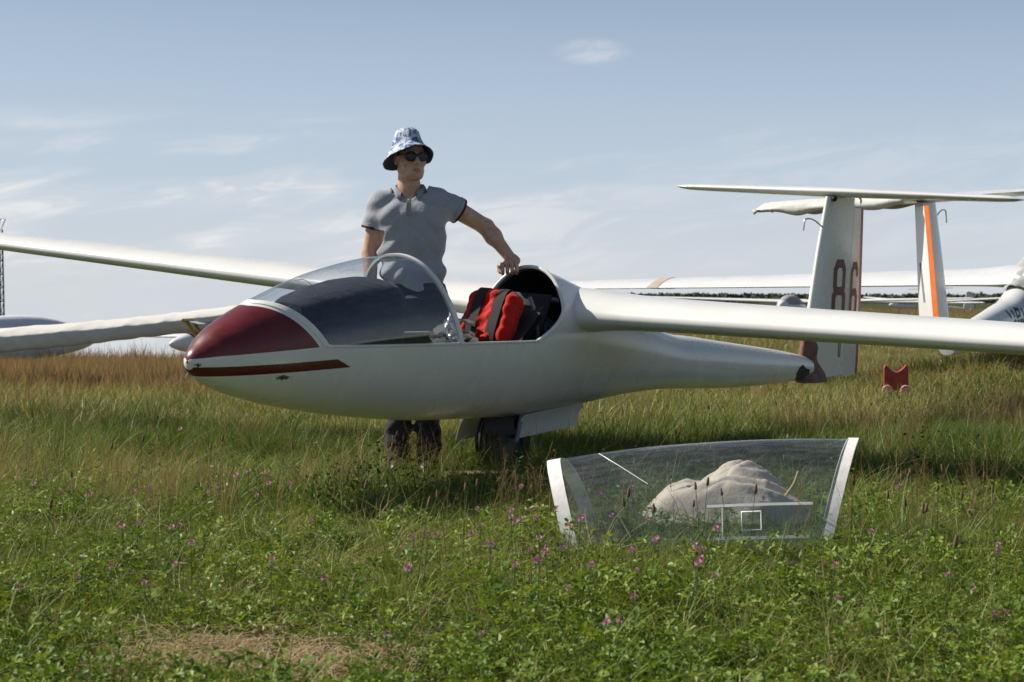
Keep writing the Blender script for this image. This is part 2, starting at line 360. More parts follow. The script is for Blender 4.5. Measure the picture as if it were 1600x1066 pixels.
def m_glass(name, tint=(0.86, 0.90, 0.95), haze=0.05):
    m, n, L, b = new_mat(name); n.remove(b); out = n['Material Output']
    tr = n.new('ShaderNodeBsdfTransparent'); tr.inputs[0].default_value = (*tint, 1)
    gl = n.new('ShaderNodeBsdfGlossy'); gl.inputs['Roughness'].default_value = 0.03
    df = n.new('ShaderNodeBsdfDiffuse'); df.inputs[0].default_value = (0.75, 0.78, 0.8, 1)
    ge = n.new('ShaderNodeNewGeometry'); dt = n.new('ShaderNodeVectorMath'); dt.operation = 'DOT_PRODUCT'; L.new(ge.outputs['Normal'], dt.inputs[0]); L.new(ge.outputs['Incoming'], dt.inputs[1])
    fr = mth(n, L, 'ADD', mth(n, L, 'MULTIPLY', mth(n, L, 'POWER', mth(n, L, 'SUBTRACT', 1.0, mth(n, L, 'ABSOLUTE', dt.outputs['Value'])), 5.0), 0.91), 0.09)
    tc = n.new('ShaderNodeTexCoord'); mp = n.new('ShaderNodeMapping'); mp.inputs['Scale'].default_value = (2.0, 9, 9); mp.inputs['Rotation'].default_value = (0.2, 0.5, 0.1); L.new(tc.outputs['Object'], mp.inputs[0])
    sc1 = ramp(n, L, noise(n, L, mp.outputs[0], 5, 7, 0.7), [(0.45, (0, 0, 0)), (0.8, (1, 1, 1))])
    sc2 = ramp(n, L, noise(n, L, tc.outputs['Object'], 120, 3, 0.6), [(0.66, (0, 0, 0)), (0.72, (1, 1, 1))])
    hz = mth(n, L, 'ADD', mth(n, L, 'MULTIPLY', sc1, haze * 1.6), mth(n, L, 'ADD', mth(n, L, 'MULTIPLY', sc2, 0.05), haze * 0.35))
    ms = n.new('ShaderNodeMixShader'); L.new(fr, ms.inputs[0]); L.new(tr.outputs[0], ms.inputs[1]); L.new(gl.outputs[0], ms.inputs[2])
    m2 = n.new('ShaderNodeMixShader'); L.new(hz, m2.inputs[0]); L.new(ms.outputs[0], m2.inputs[1]); L.new(df.outputs[0], m2.inputs[2])
    L.new(m2.outputs[0], out.inputs[0])
    return m
M_glass = m_glass('canopy perspex')
M_glass2 = m_glass('loose canopy perspex', (0.80, 0.86, 0.94), 0.05)
def m_cloth(name, col, rough=0.9, var=0.15, scale=6, weave=900, wr=0.25):
    m, n, L, b = new_mat(name); tc = n.new('ShaderNodeTexCoord'); v = tc.outputs['Object']
    f = noise(n, L, v, scale, 6, 0.6); w = noise(n, L, v, weave, 2)
    c = ramp(n, L, f, [(0.3, tuple(x * (1 - var) for x in col)), (0.7, tuple(min(1, x * (1 + var)) for x in col))])
    c = mixc(n, L, 0.25, c, ramp(n, L, w, [(0.3, tuple(x * 0.6 for x in col)), (0.7, tuple(min(1, x * 1.4) for x in col))]))
    L.new(c, b.inputs['Base Color']); b.inputs['Roughness'].default_value = rough; b.inputs['Specular IOR Level'].default_value = 0.2
    b.inputs['Sheen Weight'].default_value = 0.1
    bump(n, L, b, noise(n, L, v, scale * 3, 5, 0.6), wr, 0.02)
    return m
M_cover = m_cloth('pale canvas cover', (0.62, 0.61, 0.57), wr=0.5)
M_cover_d = m_cloth('grey canvas cover', (0.33, 0.34, 0.33), wr=0.5)

# ------------------------------------------------------------------ sailplane body shape, local axes: x back from the nose, y starboard, z up
_top = [(0, 0), (.016, .040), (.056, .074), (.107, .118), (.159, .149), (.268, .200), (.356, .236), (.412, .256), (.609, .322), (.776, .372), (.94, .408), (1.107, .438), (1.282, .460), (1.38, .467), (1.7, .474), (2.1, .462), (2.35, .440), (2.55, .413), (2.72, .380), (2.85, .345), (2.97, .314), (3.3, .215), (3.7, .10), (4.143, -.003), (4.33, -.017), (4.78, -.064), (5.274, -.114), (5.793, -.172), (5.993, -.2), (6.12, -.222)]
_bot = [(0, 0), (.02, -.042), (.064, -.075), (.154, -.118), (.311, -.168), (.544, -.221), (.893, -.281), (1.368, -.338), (1.568, -.355), (1.979, -.374), (2.405, -.388), (2.737, -.378), (3.074, -.364), (3.363, -.347), (3.645, -.335), (3.946, -.333), (4.371, -.350), (4.821, -.372), (5.3, -.385), (5.7, -.388), (6.12, -.366)]
_hw = [(0, 0), (.016, .036), (.056, .068), (.107, .102), (.27, .168), (.5, .222), (.9, .275), (1.4, .302), (2.0, .306), (2.5, .290), (3.0, .248), (3.5, .195), (4.0, .160), (4.5, .140), (5.5, .106), (6.12, .076)]
ftop, fbot, fhw = [pchip(np.sqrt([a for a, _ in q]), [b for _, b in q]) for q in (_top, _bot, _hw)]
def fsill(s): return np.interp(s, [0, .1, .3, .62, 2.3, 3.0, 6.2], [.014, .030, .046, .066, .040, .032, -.29])
def oml(s, phi, grow=0.0):
    q = np.sqrt(np.maximum(s, 0)); T, B, W = ftop(q), fbot(q), fhw(q); c = 0.5 * (T + B) - 0.05 * (T - B) * sstep(0.2, 1.0, s) * (1 - sstep(3, 4, s)); W = W + grow
    h = np.where(np.sin(phi) >= 0, T - c, c - B) + grow
    e = 2 / 2.12; cs, sn = np.cos(phi), np.sin(phi)
    return np.stack([s + 0 * phi, -W * np.sign(cs) * np.abs(cs) ** e, c + h * np.sign(sn) * np.abs(sn) ** e], -1)
def phis(s):
    q = np.sqrt(np.maximum(s, 1e-6)); T, B = ftop(q), fbot(q); c = 0.5 * (T + B) - 0.05 * (T - B) * sstep(0.2, 1.0, s) * (1 - sstep(3, 4, s))
    d = fsill(s) - c; h = np.where(d >= 0, T - c, c - B); r = np.clip(np.abs(d) / np.maximum(h, 1e-6), 0, .95) ** (2.12 / 2)
    return np.sign(d) * np.arcsin(r)
def upper(s, w, grow=0.0): p = phis(s); return oml(s, p + w * (np.pi - 2 * p), grow)
def lower(s, w, grow=0.0): p = phis(s); return oml(s, p - w * (np.pi + 2 * p), grow)
def s_front(w): return .405 + .225 * np.abs(2 * w - 1) ** 1.5
def s_mid(w): return 1.385 + .155 * np.abs(2 * w - 1) ** 1.7
def s_rear(w): a = np.abs(2 * w - 1); return 2.565 - .10 * a ** 2 - .26 * np.clip((a - .70) / .30, 0, 1) ** 2.2
NW = 49
Wg = np.linspace(0, 1, NW)
def patch(sa, sb, n, grow=0.0, w=Wg, pw=1.0):
    k = (np.linspace(0, 1, n) ** pw)[:, None]; S = sa(w)[None] * (1 - k) + sb(w)[None] * k
    return upper(S, np.broadcast_to(w, S.shape), grow)
Z0 = lambda w: 0 * w + 0.0004
def hull_mesh(opening=True):
    mb = MB()
    kn = np.linspace(0, 1, 22) ** 1.7
    e_n = s_front(0.0); r0 = s_rear(0.0)
    band = 0.052
    sN = [Z0(Wg) * (1 - k) + (s_front(Wg) - band) * k for k in kn] + [s_front(Wg)]
    sN = np.array(sN); P = upper(sN, np.broadcast_to(Wg, sN.shape))
    mb.grid(P[:len(kn)], mi=1); mb.grid(P[len(kn) - 1:], mi=0)
    ka = np.linspace(0, 1, 40); sA = np.array([s_rear(Wg) * (1 - k) + 6.12 * k for k in ka])
    mb.grid(upper(sA, np.broadcast_to(Wg, sA.shape)), mi=0)
    mid = np.linspace(e_n, r0, 30)
    if not opening:
        pass
    sl = np.concatenate([sN[:, 0], mid[1:-1], sA[:, 0]])
    Wl = np.linspace(0, 1, 41)
    mb.grid(lower(np.broadcast_to(sl[:, None], (len(sl), 41)), np.broadcast_to(Wl, (len(sl), 41))), mi=0, flip=True)
    return mb
def af(n=22, tc=.18, cam=.035):
    b = np.linspace(0, np.pi, n); x = (1 - np.cos(b)) / 2
    yt = tc / .2 * (.2969 * np.sqrt(x) - .126 * x - .3516 * x**2 + .2843 * x**3 - .1036 * x**4); p = .42
    yc = np.where(x < p, cam / p**2 * (2 * p * x - x * x), cam / (1 - p)**2 * (1 - 2 * p + 2 * p * x - x * x))
    return np.concatenate([np.stack([x, yc + yt], 1)[::-1], np.stack([x, yc - yt], 1)[1:-1]])
WP = dict(s0=2.653, u0=.147, dih=.029, inc=.031, cr=.984, ct=.345, sw=-.0315, tc=.19, dd=.006)
def hull_half(x, z):
    q = np.sqrt(x); T, B, W = ftop(q), fbot(q), fhw(q); c = 0.5 * (T + B) - 0.05 * (T - B) * sstep(0.2, 1.0, x) * (1 - sstep(3, 4, x))
    k = np.clip(np.where(z >= c, (z - c) / (T - c), (c - z) / (c - B)), 0, .999); return W * (1 - k ** 2.12) ** (1 / 2.12)
def wing_rings(side, P=WP):              # side +1 port, -1 starboard
    ts = np.concatenate([[.20, .27, .32, .38, .46, .57], np.linspace(.75, 7.3, 26), [7.4, 7.46, 7.49]]); out = []
    dih = P['dih'] - side * P['dd']
    for t in ts:
        fil = np.exp(-max(t - .24, 0) / .16)
        c = P['cr'] + (P['ct'] - P['cr']) * t / 7.5; tip = np.sqrt(max(1e-3, 1 - max(0, (t - 7.25) / .25) ** 2)) if t > 7.25 else 1
        A = af(tc=P['tc'] * (1 + .22 * fil)); c2 = c * (1 + .05 * fil) * (.3 + .7 * tip)
        x = (A[:, 0] - .3) * c2 - .01 * fil; y = A[:, 1] * c2 * tip
        le = P['s0'] + P['sw'] * t
        X = le + .3 * c + x * np.cos(P['inc']) + y * np.sin(P['inc']); Zr = P['u0'] - x * np.sin(P['inc']) + y * np.cos(P['inc']); tt = np.minimum(.27, hull_half(X, Zr) - .010) if t < .25 else np.full(len(x), t)
        out.append(np.stack([X, -side * tt, P['u0'] + dih * t - x * np.sin(P['inc']) + y * np.cos(P['inc'])], 1))
    return np.array(out)
# fin and rudder outline in the plane of symmetry (x at height z)
def fin_le(z): return np.interp(z, [-.36, -.115, .135, .512, .924, 1.0], [6.03, 6.086, 6.145, 6.219, 6.324, 6.345])
def fin_te(z): return np.interp(z, [-.40, -.365, .103, .857, 1.0], [7.07, 7.08, 7.065, 6.996, 6.985])
def fin_hinge(z): return fin_le(z) + (fin_te(z) - fin_le(z)) * .62
def sym(n=16, tc=.13):
    b = np.linspace(0, np.pi, n); x = (1 - np.cos(b)) / 2
    return x, tc / .2 * (.2969 * np.sqrt(x) - .126 * x - .3516 * x**2 + .2843 * x**3 - .1036 * x**4)
def fin_half(x, z, tc=.13):               # half thickness of the fin at (x, z)
    l, t = fin_le(z), fin_te(z); q = np.clip((x - l) / (t - l), 0, 1)
    return (t - l) * tc / .2 * (.2969 * np.sqrt(q) - .126 * q - .3516 * q**2 + .2843 * q**3 - .1036 * q**4) + .002
def fin_rings(x0, x1, z0, z1, n=20, m=14, rud=0.0):
    R_ = []
    for z in np.linspace(z0, z1, n):
        a, b = x0(z), x1(z); u = (1 - np.cos(np.linspace(0, np.pi, m))) / 2; x = a + (b - a) * u; h = fin_half(x, z)
        top = np.stack([x, -h, 0 * x + z], 1); bot = np.stack([x, h, 0 * x + z], 1)[::-1]
        r = np.concatenate([top, bot])
        if rud: r[:, 1] += (r[:, 0] - a) * rud
        R_.append(r)
    return np.array(R_)
def tail_rings(hs=1.336, xc=6.62, z=.964, cr=.60, ct=.36, droop=0.0):
    out = []
    for t in np.concatenate([[-1, -.99, -.97, -.94], np.linspace(-.88, .88, 23), [.94, .97, .99, 1]]):
        a = abs(t); tip = np.sqrt(max(1e-3, 1 - max(0, (a - .90) / .10) ** 2)); c = (cr + (ct - cr) * a) * (.35 + .65 * tip)
        x, y = sym(16, .125); xx = np.concatenate([x[::-1], x[1:-1]]); yy = np.concatenate([y[::-1], -y[1:-1]]) * max(tip, .25)
        out.append(np.stack([xc - .5 * cr + .14 * a * cr + .12 + (xx - .2) * c, np.full(len(xx), t * hs), z + yy * c], 1))
    return np.array(out)
BASE = np.array([2.38, 0, -.715])        # wheel contact point in body axes
def pose(yaw, pitch, roll):
    back = np.array([np.cos(yaw) * np.cos(pitch), np.sin(yaw) * np.cos(pitch), -np.sin(pitch)])
    port0 = np.array([np.sin(yaw), -np.cos(yaw), 0]); up0 = np.cross(back, port0); up0 /= np.linalg.norm(up0)
    if up0[2] < 0: up0 = -up0
    port = port0 * np.cos(roll) - up0 * np.sin(roll); up = up0 * np.cos(roll) + port0 * np.sin(roll)
    return np.stack([back, -port, up], 1)
RG = pose(.968, -.013, .07); NOSE = np.array([-1.371, 7.332, .69])
OFF = tuple(-BASE)
G = empty('sailplane', tuple(NOSE + RG @ BASE), 'white sailplane with dark red nose, open cockpit and red number 86 on its tail fin', 'glider', 'parked gliders', RG)
def part(mb, name, mats, parent=G, **k):
    o = mb.obj(name, mats, parent, **k); o.location = OFF if parent.type == 'EMPTY' else (0, 0, 0); return o
fus = part(hull_mesh(), 'fuselage', [M_hull, M_red], merge=0.0004, sharp=50)
# cockpit lining, floor and bulkhead
mb = MB(); kk = np.linspace(.50, 2.93, 40)
mb.grid(lower(np.broadcast_to(kk[:, None], (40, 41)), np.broadcast_to(np.linspace(0, 1, 41), (40, 41)), -.022))
part(mb, 'cockpit_lining', M_dark)
mb = MB(); k = np.linspace(0, 1, 14)[:, None]; S = (s_rear(Wg) + .004)[None] * (1 - k) + 2.95 * k
mb.grid(upper(S, np.broadcast_to(Wg, S.shape), -.022), flip=True)
ring = np.concatenate([upper(np.full(NW, 2.93), Wg, -.012), lower(np.full(41, 2.93), np.linspace(1, 0, 41), -.012)[1:-1]])
mb.cap(ring, flip=True); part(mb, 'rear_bulkhead', M_dark)
# rim round the opening, and the two frames of the fixed canopy
Wr = np.linspace(0, 1, 80); rim = upper(s_rear(Wr) + .004, Wr, .001)
part(MB().tube(rim, .011, 8), 'cockpit_rim', M_frame)
def strip(sf, d0, d1, g0=.001, g1=.007, w=Wr):
    q = [upper(sf(w) + d0, w, g0), upper(sf(w) + d0, w, g1), upper(sf(w) + d1, w, g1), upper(sf(w) + d1, w, g0)]
    return MB().grid(np.array(q), close_u=True, flip=True)
part(strip(s_mid, -.012, .022, -.006, .006), 'canopy_frame', M_frame, sharp=40)
part(strip(s_front, -.030, .004, -.004, .004), 'canopy_frame', M_frame, sharp=40)
for sd in (0, 1):
    ss = np.linspace(s_front(0.) - .01, s_rear(0.) + .01, 50)
    part(MB().tube(upper(ss, np.full(50, float(sd)), -.004), .008, 6), 'cockpit_sill', M_frame)
cano = part(MB().grid(patch(s_front, s_mid, 30, .002)), 'canopy', M_glass)
ys = upper(np.full(2, .66), np.array([.5, .49]), .006)[0]
q = [ys, ys + (.02, -.03, .006), ys + (.035, -.06, -.012), ys + (.05, -.075, -.045), ys + (.052, -.085, -.085)]
part(MB().tube(bez(q, 16), .0016, 5), 'yaw_string', simple('faded pink yarn', (.6, .2, .2), .9), cano)
# instrument hood under the canopy
mb = MB(); rings = []
for s, wd_, ht, zb in [(.60, .10, .045, .20), (.70, .15, .075, .205), (.85, .19, .10, .215), (1.02, .21, .125, .222), (1.16, .215, .135, .224), (1.21, .212, .125, .223), (1.225, .20, .10, .22)]:
    a = np.linspace(0, np.pi, 21); e = .75
    arc = np.stack([np.full(21, s), -wd_ * np.sign(np.cos(a)) * np.abs(np.cos(a)) ** e, zb + ht * np.sin(a) ** e], 1)
    low = np.array([[s, wd_ * .98, zb - .16], [s, 0, zb - .18], [s, -wd_ * .98, zb - .16]]); rings.append(np.vstack([arc, low]))
M_hood = m_cloth('hood fabric with painted sky tint', (.009, .012, .024), .8, .3, 8, 700, .4)  # blackish fabric; the blue in its colour imitates sky reflected on the canopy
hood = part(MB().loft(rings), 'instrument_hood', M_hood, sharp=50)
for yy, zz, r in ((-.10, .24, .04), (0, .25, .04), (.10, .24, .04), (-.05, .15, .03), (.05, .15, .03)):
    a = np.linspace(0, 2 * np.pi, 16, endpoint=False); c0 = np.array([1.228, yy, zz])
    mb = MB().tube(np.stack([np.full(16, 1.228), yy + r * np.cos(a), zz + r * np.sin(a)], 1), .004, 5, closed=True)
    mb.cap(np.stack([np.full(16, 1.23), yy + r * np.cos(a), zz + r * np.sin(a)], 1)); part(mb, 'dial', M_dark, hood)
# seat: reclined pan and backrest
mb = MB(); prof_ = bez([(1.30, -.20), (1.55, -.19), (1.80, -.20), (1.98, -.16), (2.12, -.02), (2.26, .10), (2.36, .20)], 26); rr_ = []
for (x, z), wdt in zip(prof_, np.linspace(.20, .235, 26)):
    y = np.linspace(-wdt, wdt, 13); rr_.append(np.stack([np.full(13, x), y, z + .02 * (y / wdt) ** 4], 1))
rr_ = np.array(rr_); mb.grid(rr_); mb.grid(rr_ + (.02, 0, -.03), flip=True)
part(mb, 'seat', M_dark)
# harness bunched on the seat and against the canopy frame
hz_ = MB()
for k in range(6):
    p = np.array([1.62 + .05 * k, -.20 + .06 * k, .02]); q = [p]
    for j in range(7): q.append(np.clip(q[-1] + rng.normal(0, 1, 3) * (.05, .045, .035) + (.012, .004, .012), (1.45, -.21, -.15), (2.1, .21, .12)))
    q = bez(q, 30); wv = np.array([.004, .020, .006]); hz_.grid(np.array([q - wv, q + wv])); hz_.grid(np.array([q - wv + .004, q + wv + .004]), flip=True)
part(hz_, 'seat_harness', simple('black webbing', (.02, .02, .022), .7, bumps=.3, bscale=300))
mb = MB(); a = np.linspace(0, 2 * np.pi, 20, endpoint=False)
for c0, r, tilt in (((1.60, -.205, .10), .055, .5), ((1.585, -.215, .145), .03, .9)):
    mb.tube(np.stack([c0[0] + r * np.cos(a), c0[1] + .4 * r * np.sin(a) * tilt, c0[2] + r * np.sin(a)], 1), .010, 6, closed=True)
mb.sphere((1.61, -.20, .07), (.04, .025, .03)); part(mb, 'harness_buckle', M_metal)
# grey steel frame, hoses and backrest plate behind the seat
for pth, r in (([(2.64, -.19, .235), (2.64, .19, .25)], .016), ([(2.60, -.02, .245), (2.58, -.10, .08), (2.56, -.14, -.12)], .016), ([(2.64, -.19, .235), (2.66, -.20, -.2)], .013), ([(2.66, .2, .25), (2.72, -.2, .0)], .010), ([(2.68, -.21, .06), (2.70, .2, .05)], .012), ([(2.75, -.17, .02), (2.70, .05, .18)], .008)):
    part(MB().tube(bez(pth, 12), r, 8), 'frame_tube', M_steel)
mb = MB(); th_ = rad(22); Rb = np.array([[np.cos(th_), 0, np.sin(th_)], [0, 1, 0], [-np.sin(th_), 0, np.cos(th_)]])
part(mb.box((2.45, .0, .13), (.02, .36, .30), Rb), 'backrest_plate', M_black)
part(MB().tube(bez([(2.33, -.16, .26), (2.36, -.18, .17), (2.41, -.17, .02), (2.38, -.15, -.12)], 20), .010, 7), 'air_hose', simple('grey hose', (.22, .21, .19), .5))
part(MB().tube(bez([(1.66, -.24, .07), (1.35, -.25, .055), (1.05, -.235, .035), (.85, -.22, .045)], 20), .004, 5), 'control_cable', M_metal)
# wings, undercarriage
for side in (1, -1):
    w = part(MB().loft(wing_rings(side)), 'wing', M_white)
mb = MB()
for a_ in (0,):
    prf = [(-.052, .10), (-.062, .14), (-.062, .172), (-.050, .190), (-.036, .197), (-.031, .190), (-.024, .199), (-.012, .201), (-.007, .194), (.007, .194), (.012, .201), (.024, .199), (.031, .190), (.036, .197), (.050, .190), (.062, .172), (.062, .14), (.052, .10)]
    an = np.linspace(0, 2 * np.pi, 36, endpoint=False)
    P = np.array([[(2.38 + r * np.cos(t), y, -.515 + r * np.sin(t)) for y, r in prf] for t in an]); mb.grid(P, close_u=True)
whl = part(mb, 'wheel', M_black, sharp=35)
mb = MB(); prf = [(-.03, .0), (-.045, .04), (-.03, .09), (-.05, .105), (.05, .105), (.03, .09), (.045, .04), (.03, .0)]
mb.grid(np.array([[(2.38 + r * np.cos(t), y, -.515 + r * np.sin(t)) for y, r in prf] for t in an]), close_u=True); part(mb, 'rim', M_steel_d, whl)
part(MB().tube([(2.44, -.085, -.30), (2.38, -.085, -.515)], .014, 8).tube([(2.44, .085, -.30), (2.38, .085, -.515)], .014, 8).tube([(2.38, -.09, -.515), (2.38, .09, -.515)], .012, 8), 'undercarriage_leg', M_steel)
def slab(a, b, c, d, th, name, m):
    a, b, c, d = [np.array(q, float) for q in (a, b, c, d)]; nrm = np.cross(b - a, d - a); nrm /= np.linalg.norm(nrm)
    nu, nv = 9, 7; U, V_ = np.meshgrid(np.linspace(0, 1, nu), np.linspace(0, 1, nv), indexing='ij')
    P = ((1 - U)[..., None] * ((1 - V_)[..., None] * a + V_[..., None] * d) + U[..., None] * ((1 - V_)[..., None] * b + V_[..., None] * c)) + (nrm * .012) * (np.sin(V_ * np.pi))[..., None]
    mb = MB().grid(P); mb.grid(P + nrm * th, flip=True)
    e = np.concatenate([P[0], P[1:, -1], P[-1, -2::-1], P[-2:0:-1, 0]]); mb.grid(np.array([e, e + nrm * th]), close_v=True, flip=True)
    return part(mb, name, m, sharp=40)
slab((2.40, -.12, -.375), (3.0, -.11, -.352), (2.98, -.085, -.475), (2.40, -.075, -.505), .008, 'undercarriage_door', M_white)
slab((2.20, .11, -.365), (3.0, .10, -.352), (3.0, .17, -.50), (2.20, .18, -.53), .008, 'undercarriage_door', M_white)
slab((2.06, -.10, -.372), (2.32, -.11, -.382), (2.32, -.13, -.47), (2.08, -.12, -.455), .006, 'undercarriage_door', M_black)
# tail: fin, rudder with red trailing edge, tailplane
M_fin = paint_white('off white fin', None, .6, (.74, .74, .70))
fin = part(MB().loft(fin_rings(fin_le, fin_hinge, -.37, .93)), 'fin', M_fin, sharp=60)
RUD = .02
def rud_mesh():
    mb = MB(); xe = lambda z: fin_te(z) - .075
    mb.loft(fin_rings(lambda z: fin_hinge(z) + .006, xe, -.385, .86, rud=RUD), mi=0)
    R2 = fin_rings(xe, fin_te, -.385, .86, m=6); 
    for r in R2: r[:, 1] += (r[:, 0] - fin_hinge(r[0, 2]) - .006) * RUD
    mb.loft(R2, mi=1); return mb
rud = part(rud_mesh(), 'rudder', [M_fin, M_redflat], sharp=60)
tp = part(MB().loft(tail_rings()), 'tailplane', M_white)
part(MB().tube(bez([(6.30, 0, .70), (6.12, 0, .755), (6.00, 0, .758), (5.972, 0, .735), (5.965, 0, .675)], 26), .006, 6), 'probe_tube', M_metal)
part(MB().tube(bez([(6.86, -.03, .90), (6.80, -.055, .925), (6.76, -.05, .94)], 8), .006, 6), 'control_rod', M_black)
part(MB().sphere((6.35, -.045, .915), .022), 'tailplane_bolt', M_black)
def glyph(name, strokes, m, x0, z0, wd_, ht, sw, surf, parent):
    mb = MB()
    for st in strokes:
        pts = np.array([(x0 + px * wd_, z0 + pz * ht) for px, pz in st], float); closed = len(pts) > 2 and np.allclose(pts[0], pts[-1])
        if closed: pts = pts[:-1]
        n_ = len(pts); off = []
        for i in range(n_):
            a = pts[(i - 1) % n_] if (closed or i > 0) else None; c = pts[(i + 1) % n_] if (closed or i < n_ - 1) else None
            d1 = (pts[i] - a) / np.linalg.norm(pts[i] - a) if a is not None else None; d2 = (c - pts[i]) / np.linalg.norm(c - pts[i]) if c is not None else None
            if d1 is None: d1 = d2
            if d2 is None: d2 = d1
            n1 = np.array([-d1[1], d1[0]]); n2 = np.array([-d2[1], d2[0]]); mm = n1 + n2; mm /= np.linalg.norm(mm); off.append(mm / max(.4, mm.dot(n1)) * sw / 2)
        off = np.array(off); A_, B_ = pts - off, pts + off
        idx = list(range(n_)) + ([0] if closed else [])
        for i, j in zip(idx[:-1], idx[1:]):
            U, V_ = np.meshgrid(np.linspace(0, 1, 7), np.linspace(0, 1, 4), indexing='ij')
            Q = ((1 - U)[..., None] * ((1 - V_)[..., None] * A_[i] + V_[..., None] * B_[i]) + U[..., None] * ((1 - V_)[..., None] * A_[j] + V_[..., None] * B_[j]))
            mb.grid(surf(Q[..., 0], Q[..., 1]))
    return part(mb, name, m, parent)
def s_fin(x, z): return np.stack([x, -fin_half(x, z) - .0015, z], -1)
def s_rud(x, z): return np.stack([x, -fin_half(x, z) - .0015 + (x - fin_hinge(z) - .006) * RUD, z], -1)
def m_worn(name, col, wear):
    m, n, L, b = new_mat(name); tc = n.new('ShaderNodeTexCoord')
    g = noise(n, L, tc.outputs['Object'], 26, 7, .75)
    L.new(mixc(n, L, ramp(n, L, g, [(wear, (0, 0, 0)), (wear + .06, (1, 1, 1))]), col, (.55, .53, .49)), b.inputs['Base Color']); b.inputs['Roughness'].default_value = .5; return m
M_dig = m_worn('brick red digit paint', (.13, .010, .012), .66); M_dig2 = m_worn('worn red digit paint', (.15, .016, .016), .58)
o8 = [[(.22, .52), (.10, .60), (.10, .88), (.28, 1), (.72, 1), (.90, .88), (.90, .60), (.78, .52), (.22, .52)], [(.22, .52), (.03, .42), (.03, .12), (.22, 0), (.78, 0), (.97, .12), (.97, .42), (.78, .52)]]
o6 = [[(.95, .80), (.95, .90), (.75, 1), (.30, 1), (.05, .88), (.05, .12), (.28, 0), (.75, 0), (.97, .12), (.97, .42), (.75, .52), (.08, .50)]]
glyph('number', o8, M_dig, 6.405, .035, .205, .415, .062, s_fin, fin)
glyph('number', o6, M_dig2, 6.758, .030, .150, .405, .055, s_rud, rud)
glyph('mark', [[(0, 0), (0, 1)], [(1, 0), (1, 1)]], simple('black marking paint', (.015, .015, .015), .5), 6.555, -.235, .032, .19, .016, s_fin, fin)
# taped joint at the foot of the fin and the scuffed patch on the boom
M_tape = simple('reddish brown tape', (.16, .07, .05), .6, var=.45, scale=14, bumps=.6, bscale=30)
mb = MB(); rings = []
for z in np.linspace(-.40, -.10, 12):
    kz = (z + .40) / .30; x1 = fin_le(z) + .02 + .19 * (1 - kz) ** 1.0 + .03 * np.sin(kz * 9) + .05; u = (1 - np.cos(np.linspace(0, np.pi, 12))) / 2; x = fin_le(z) - .012 + (x1 - fin_le(z)) * u
    h = fin_half(np.maximum(x, fin_le(z) + .004), z) + .006 + .035 * (1 - kz) ** 2; h[0] = .004
    rings.append(np.concatenate([np.stack([x, -h, 0 * x + z], 1), np.stack([x, h, 0 * x + z], 1)[::-1]]))
part(MB().loft(rings), 'tape_wrap', M_tape)
mb = MB(); U, V_ = np.meshgrid(np.linspace(0, 1, 12), np.linspace(0, 1, 10), indexing='ij')
a0 = U * 2 * np.pi; rr0 = V_ * (1 + .16 * np.sin(3 * a0 + 1) + .1 * np.sin(5 * a0)); S = 5.93 + .12 * rr0 * np.cos(a0); PH = -.55 + .75 * rr0 * np.sin(a0)
part(MB().grid(oml(S, PH, .002)), 'scuffed_patch', simple('sooty patch', (.035, .03, .026), .8, var=.6, scale=25))
part(MB().cap(oml(np.full(40, 6.12), np.linspace(0, 2 * np.pi, 40, endpoint=False)) , flip=True).grid(np.array([oml(np.full(40, 6.12), np.linspace(0, 2 * np.pi, 40, endpoint=False)), oml(np.full(40, 6.12), np.linspace(0, 2 * np.pi, 40, endpoint=False), -.03) + (.09, 0, 0)]), close_v=True), 'boom_fairing', M_tape)

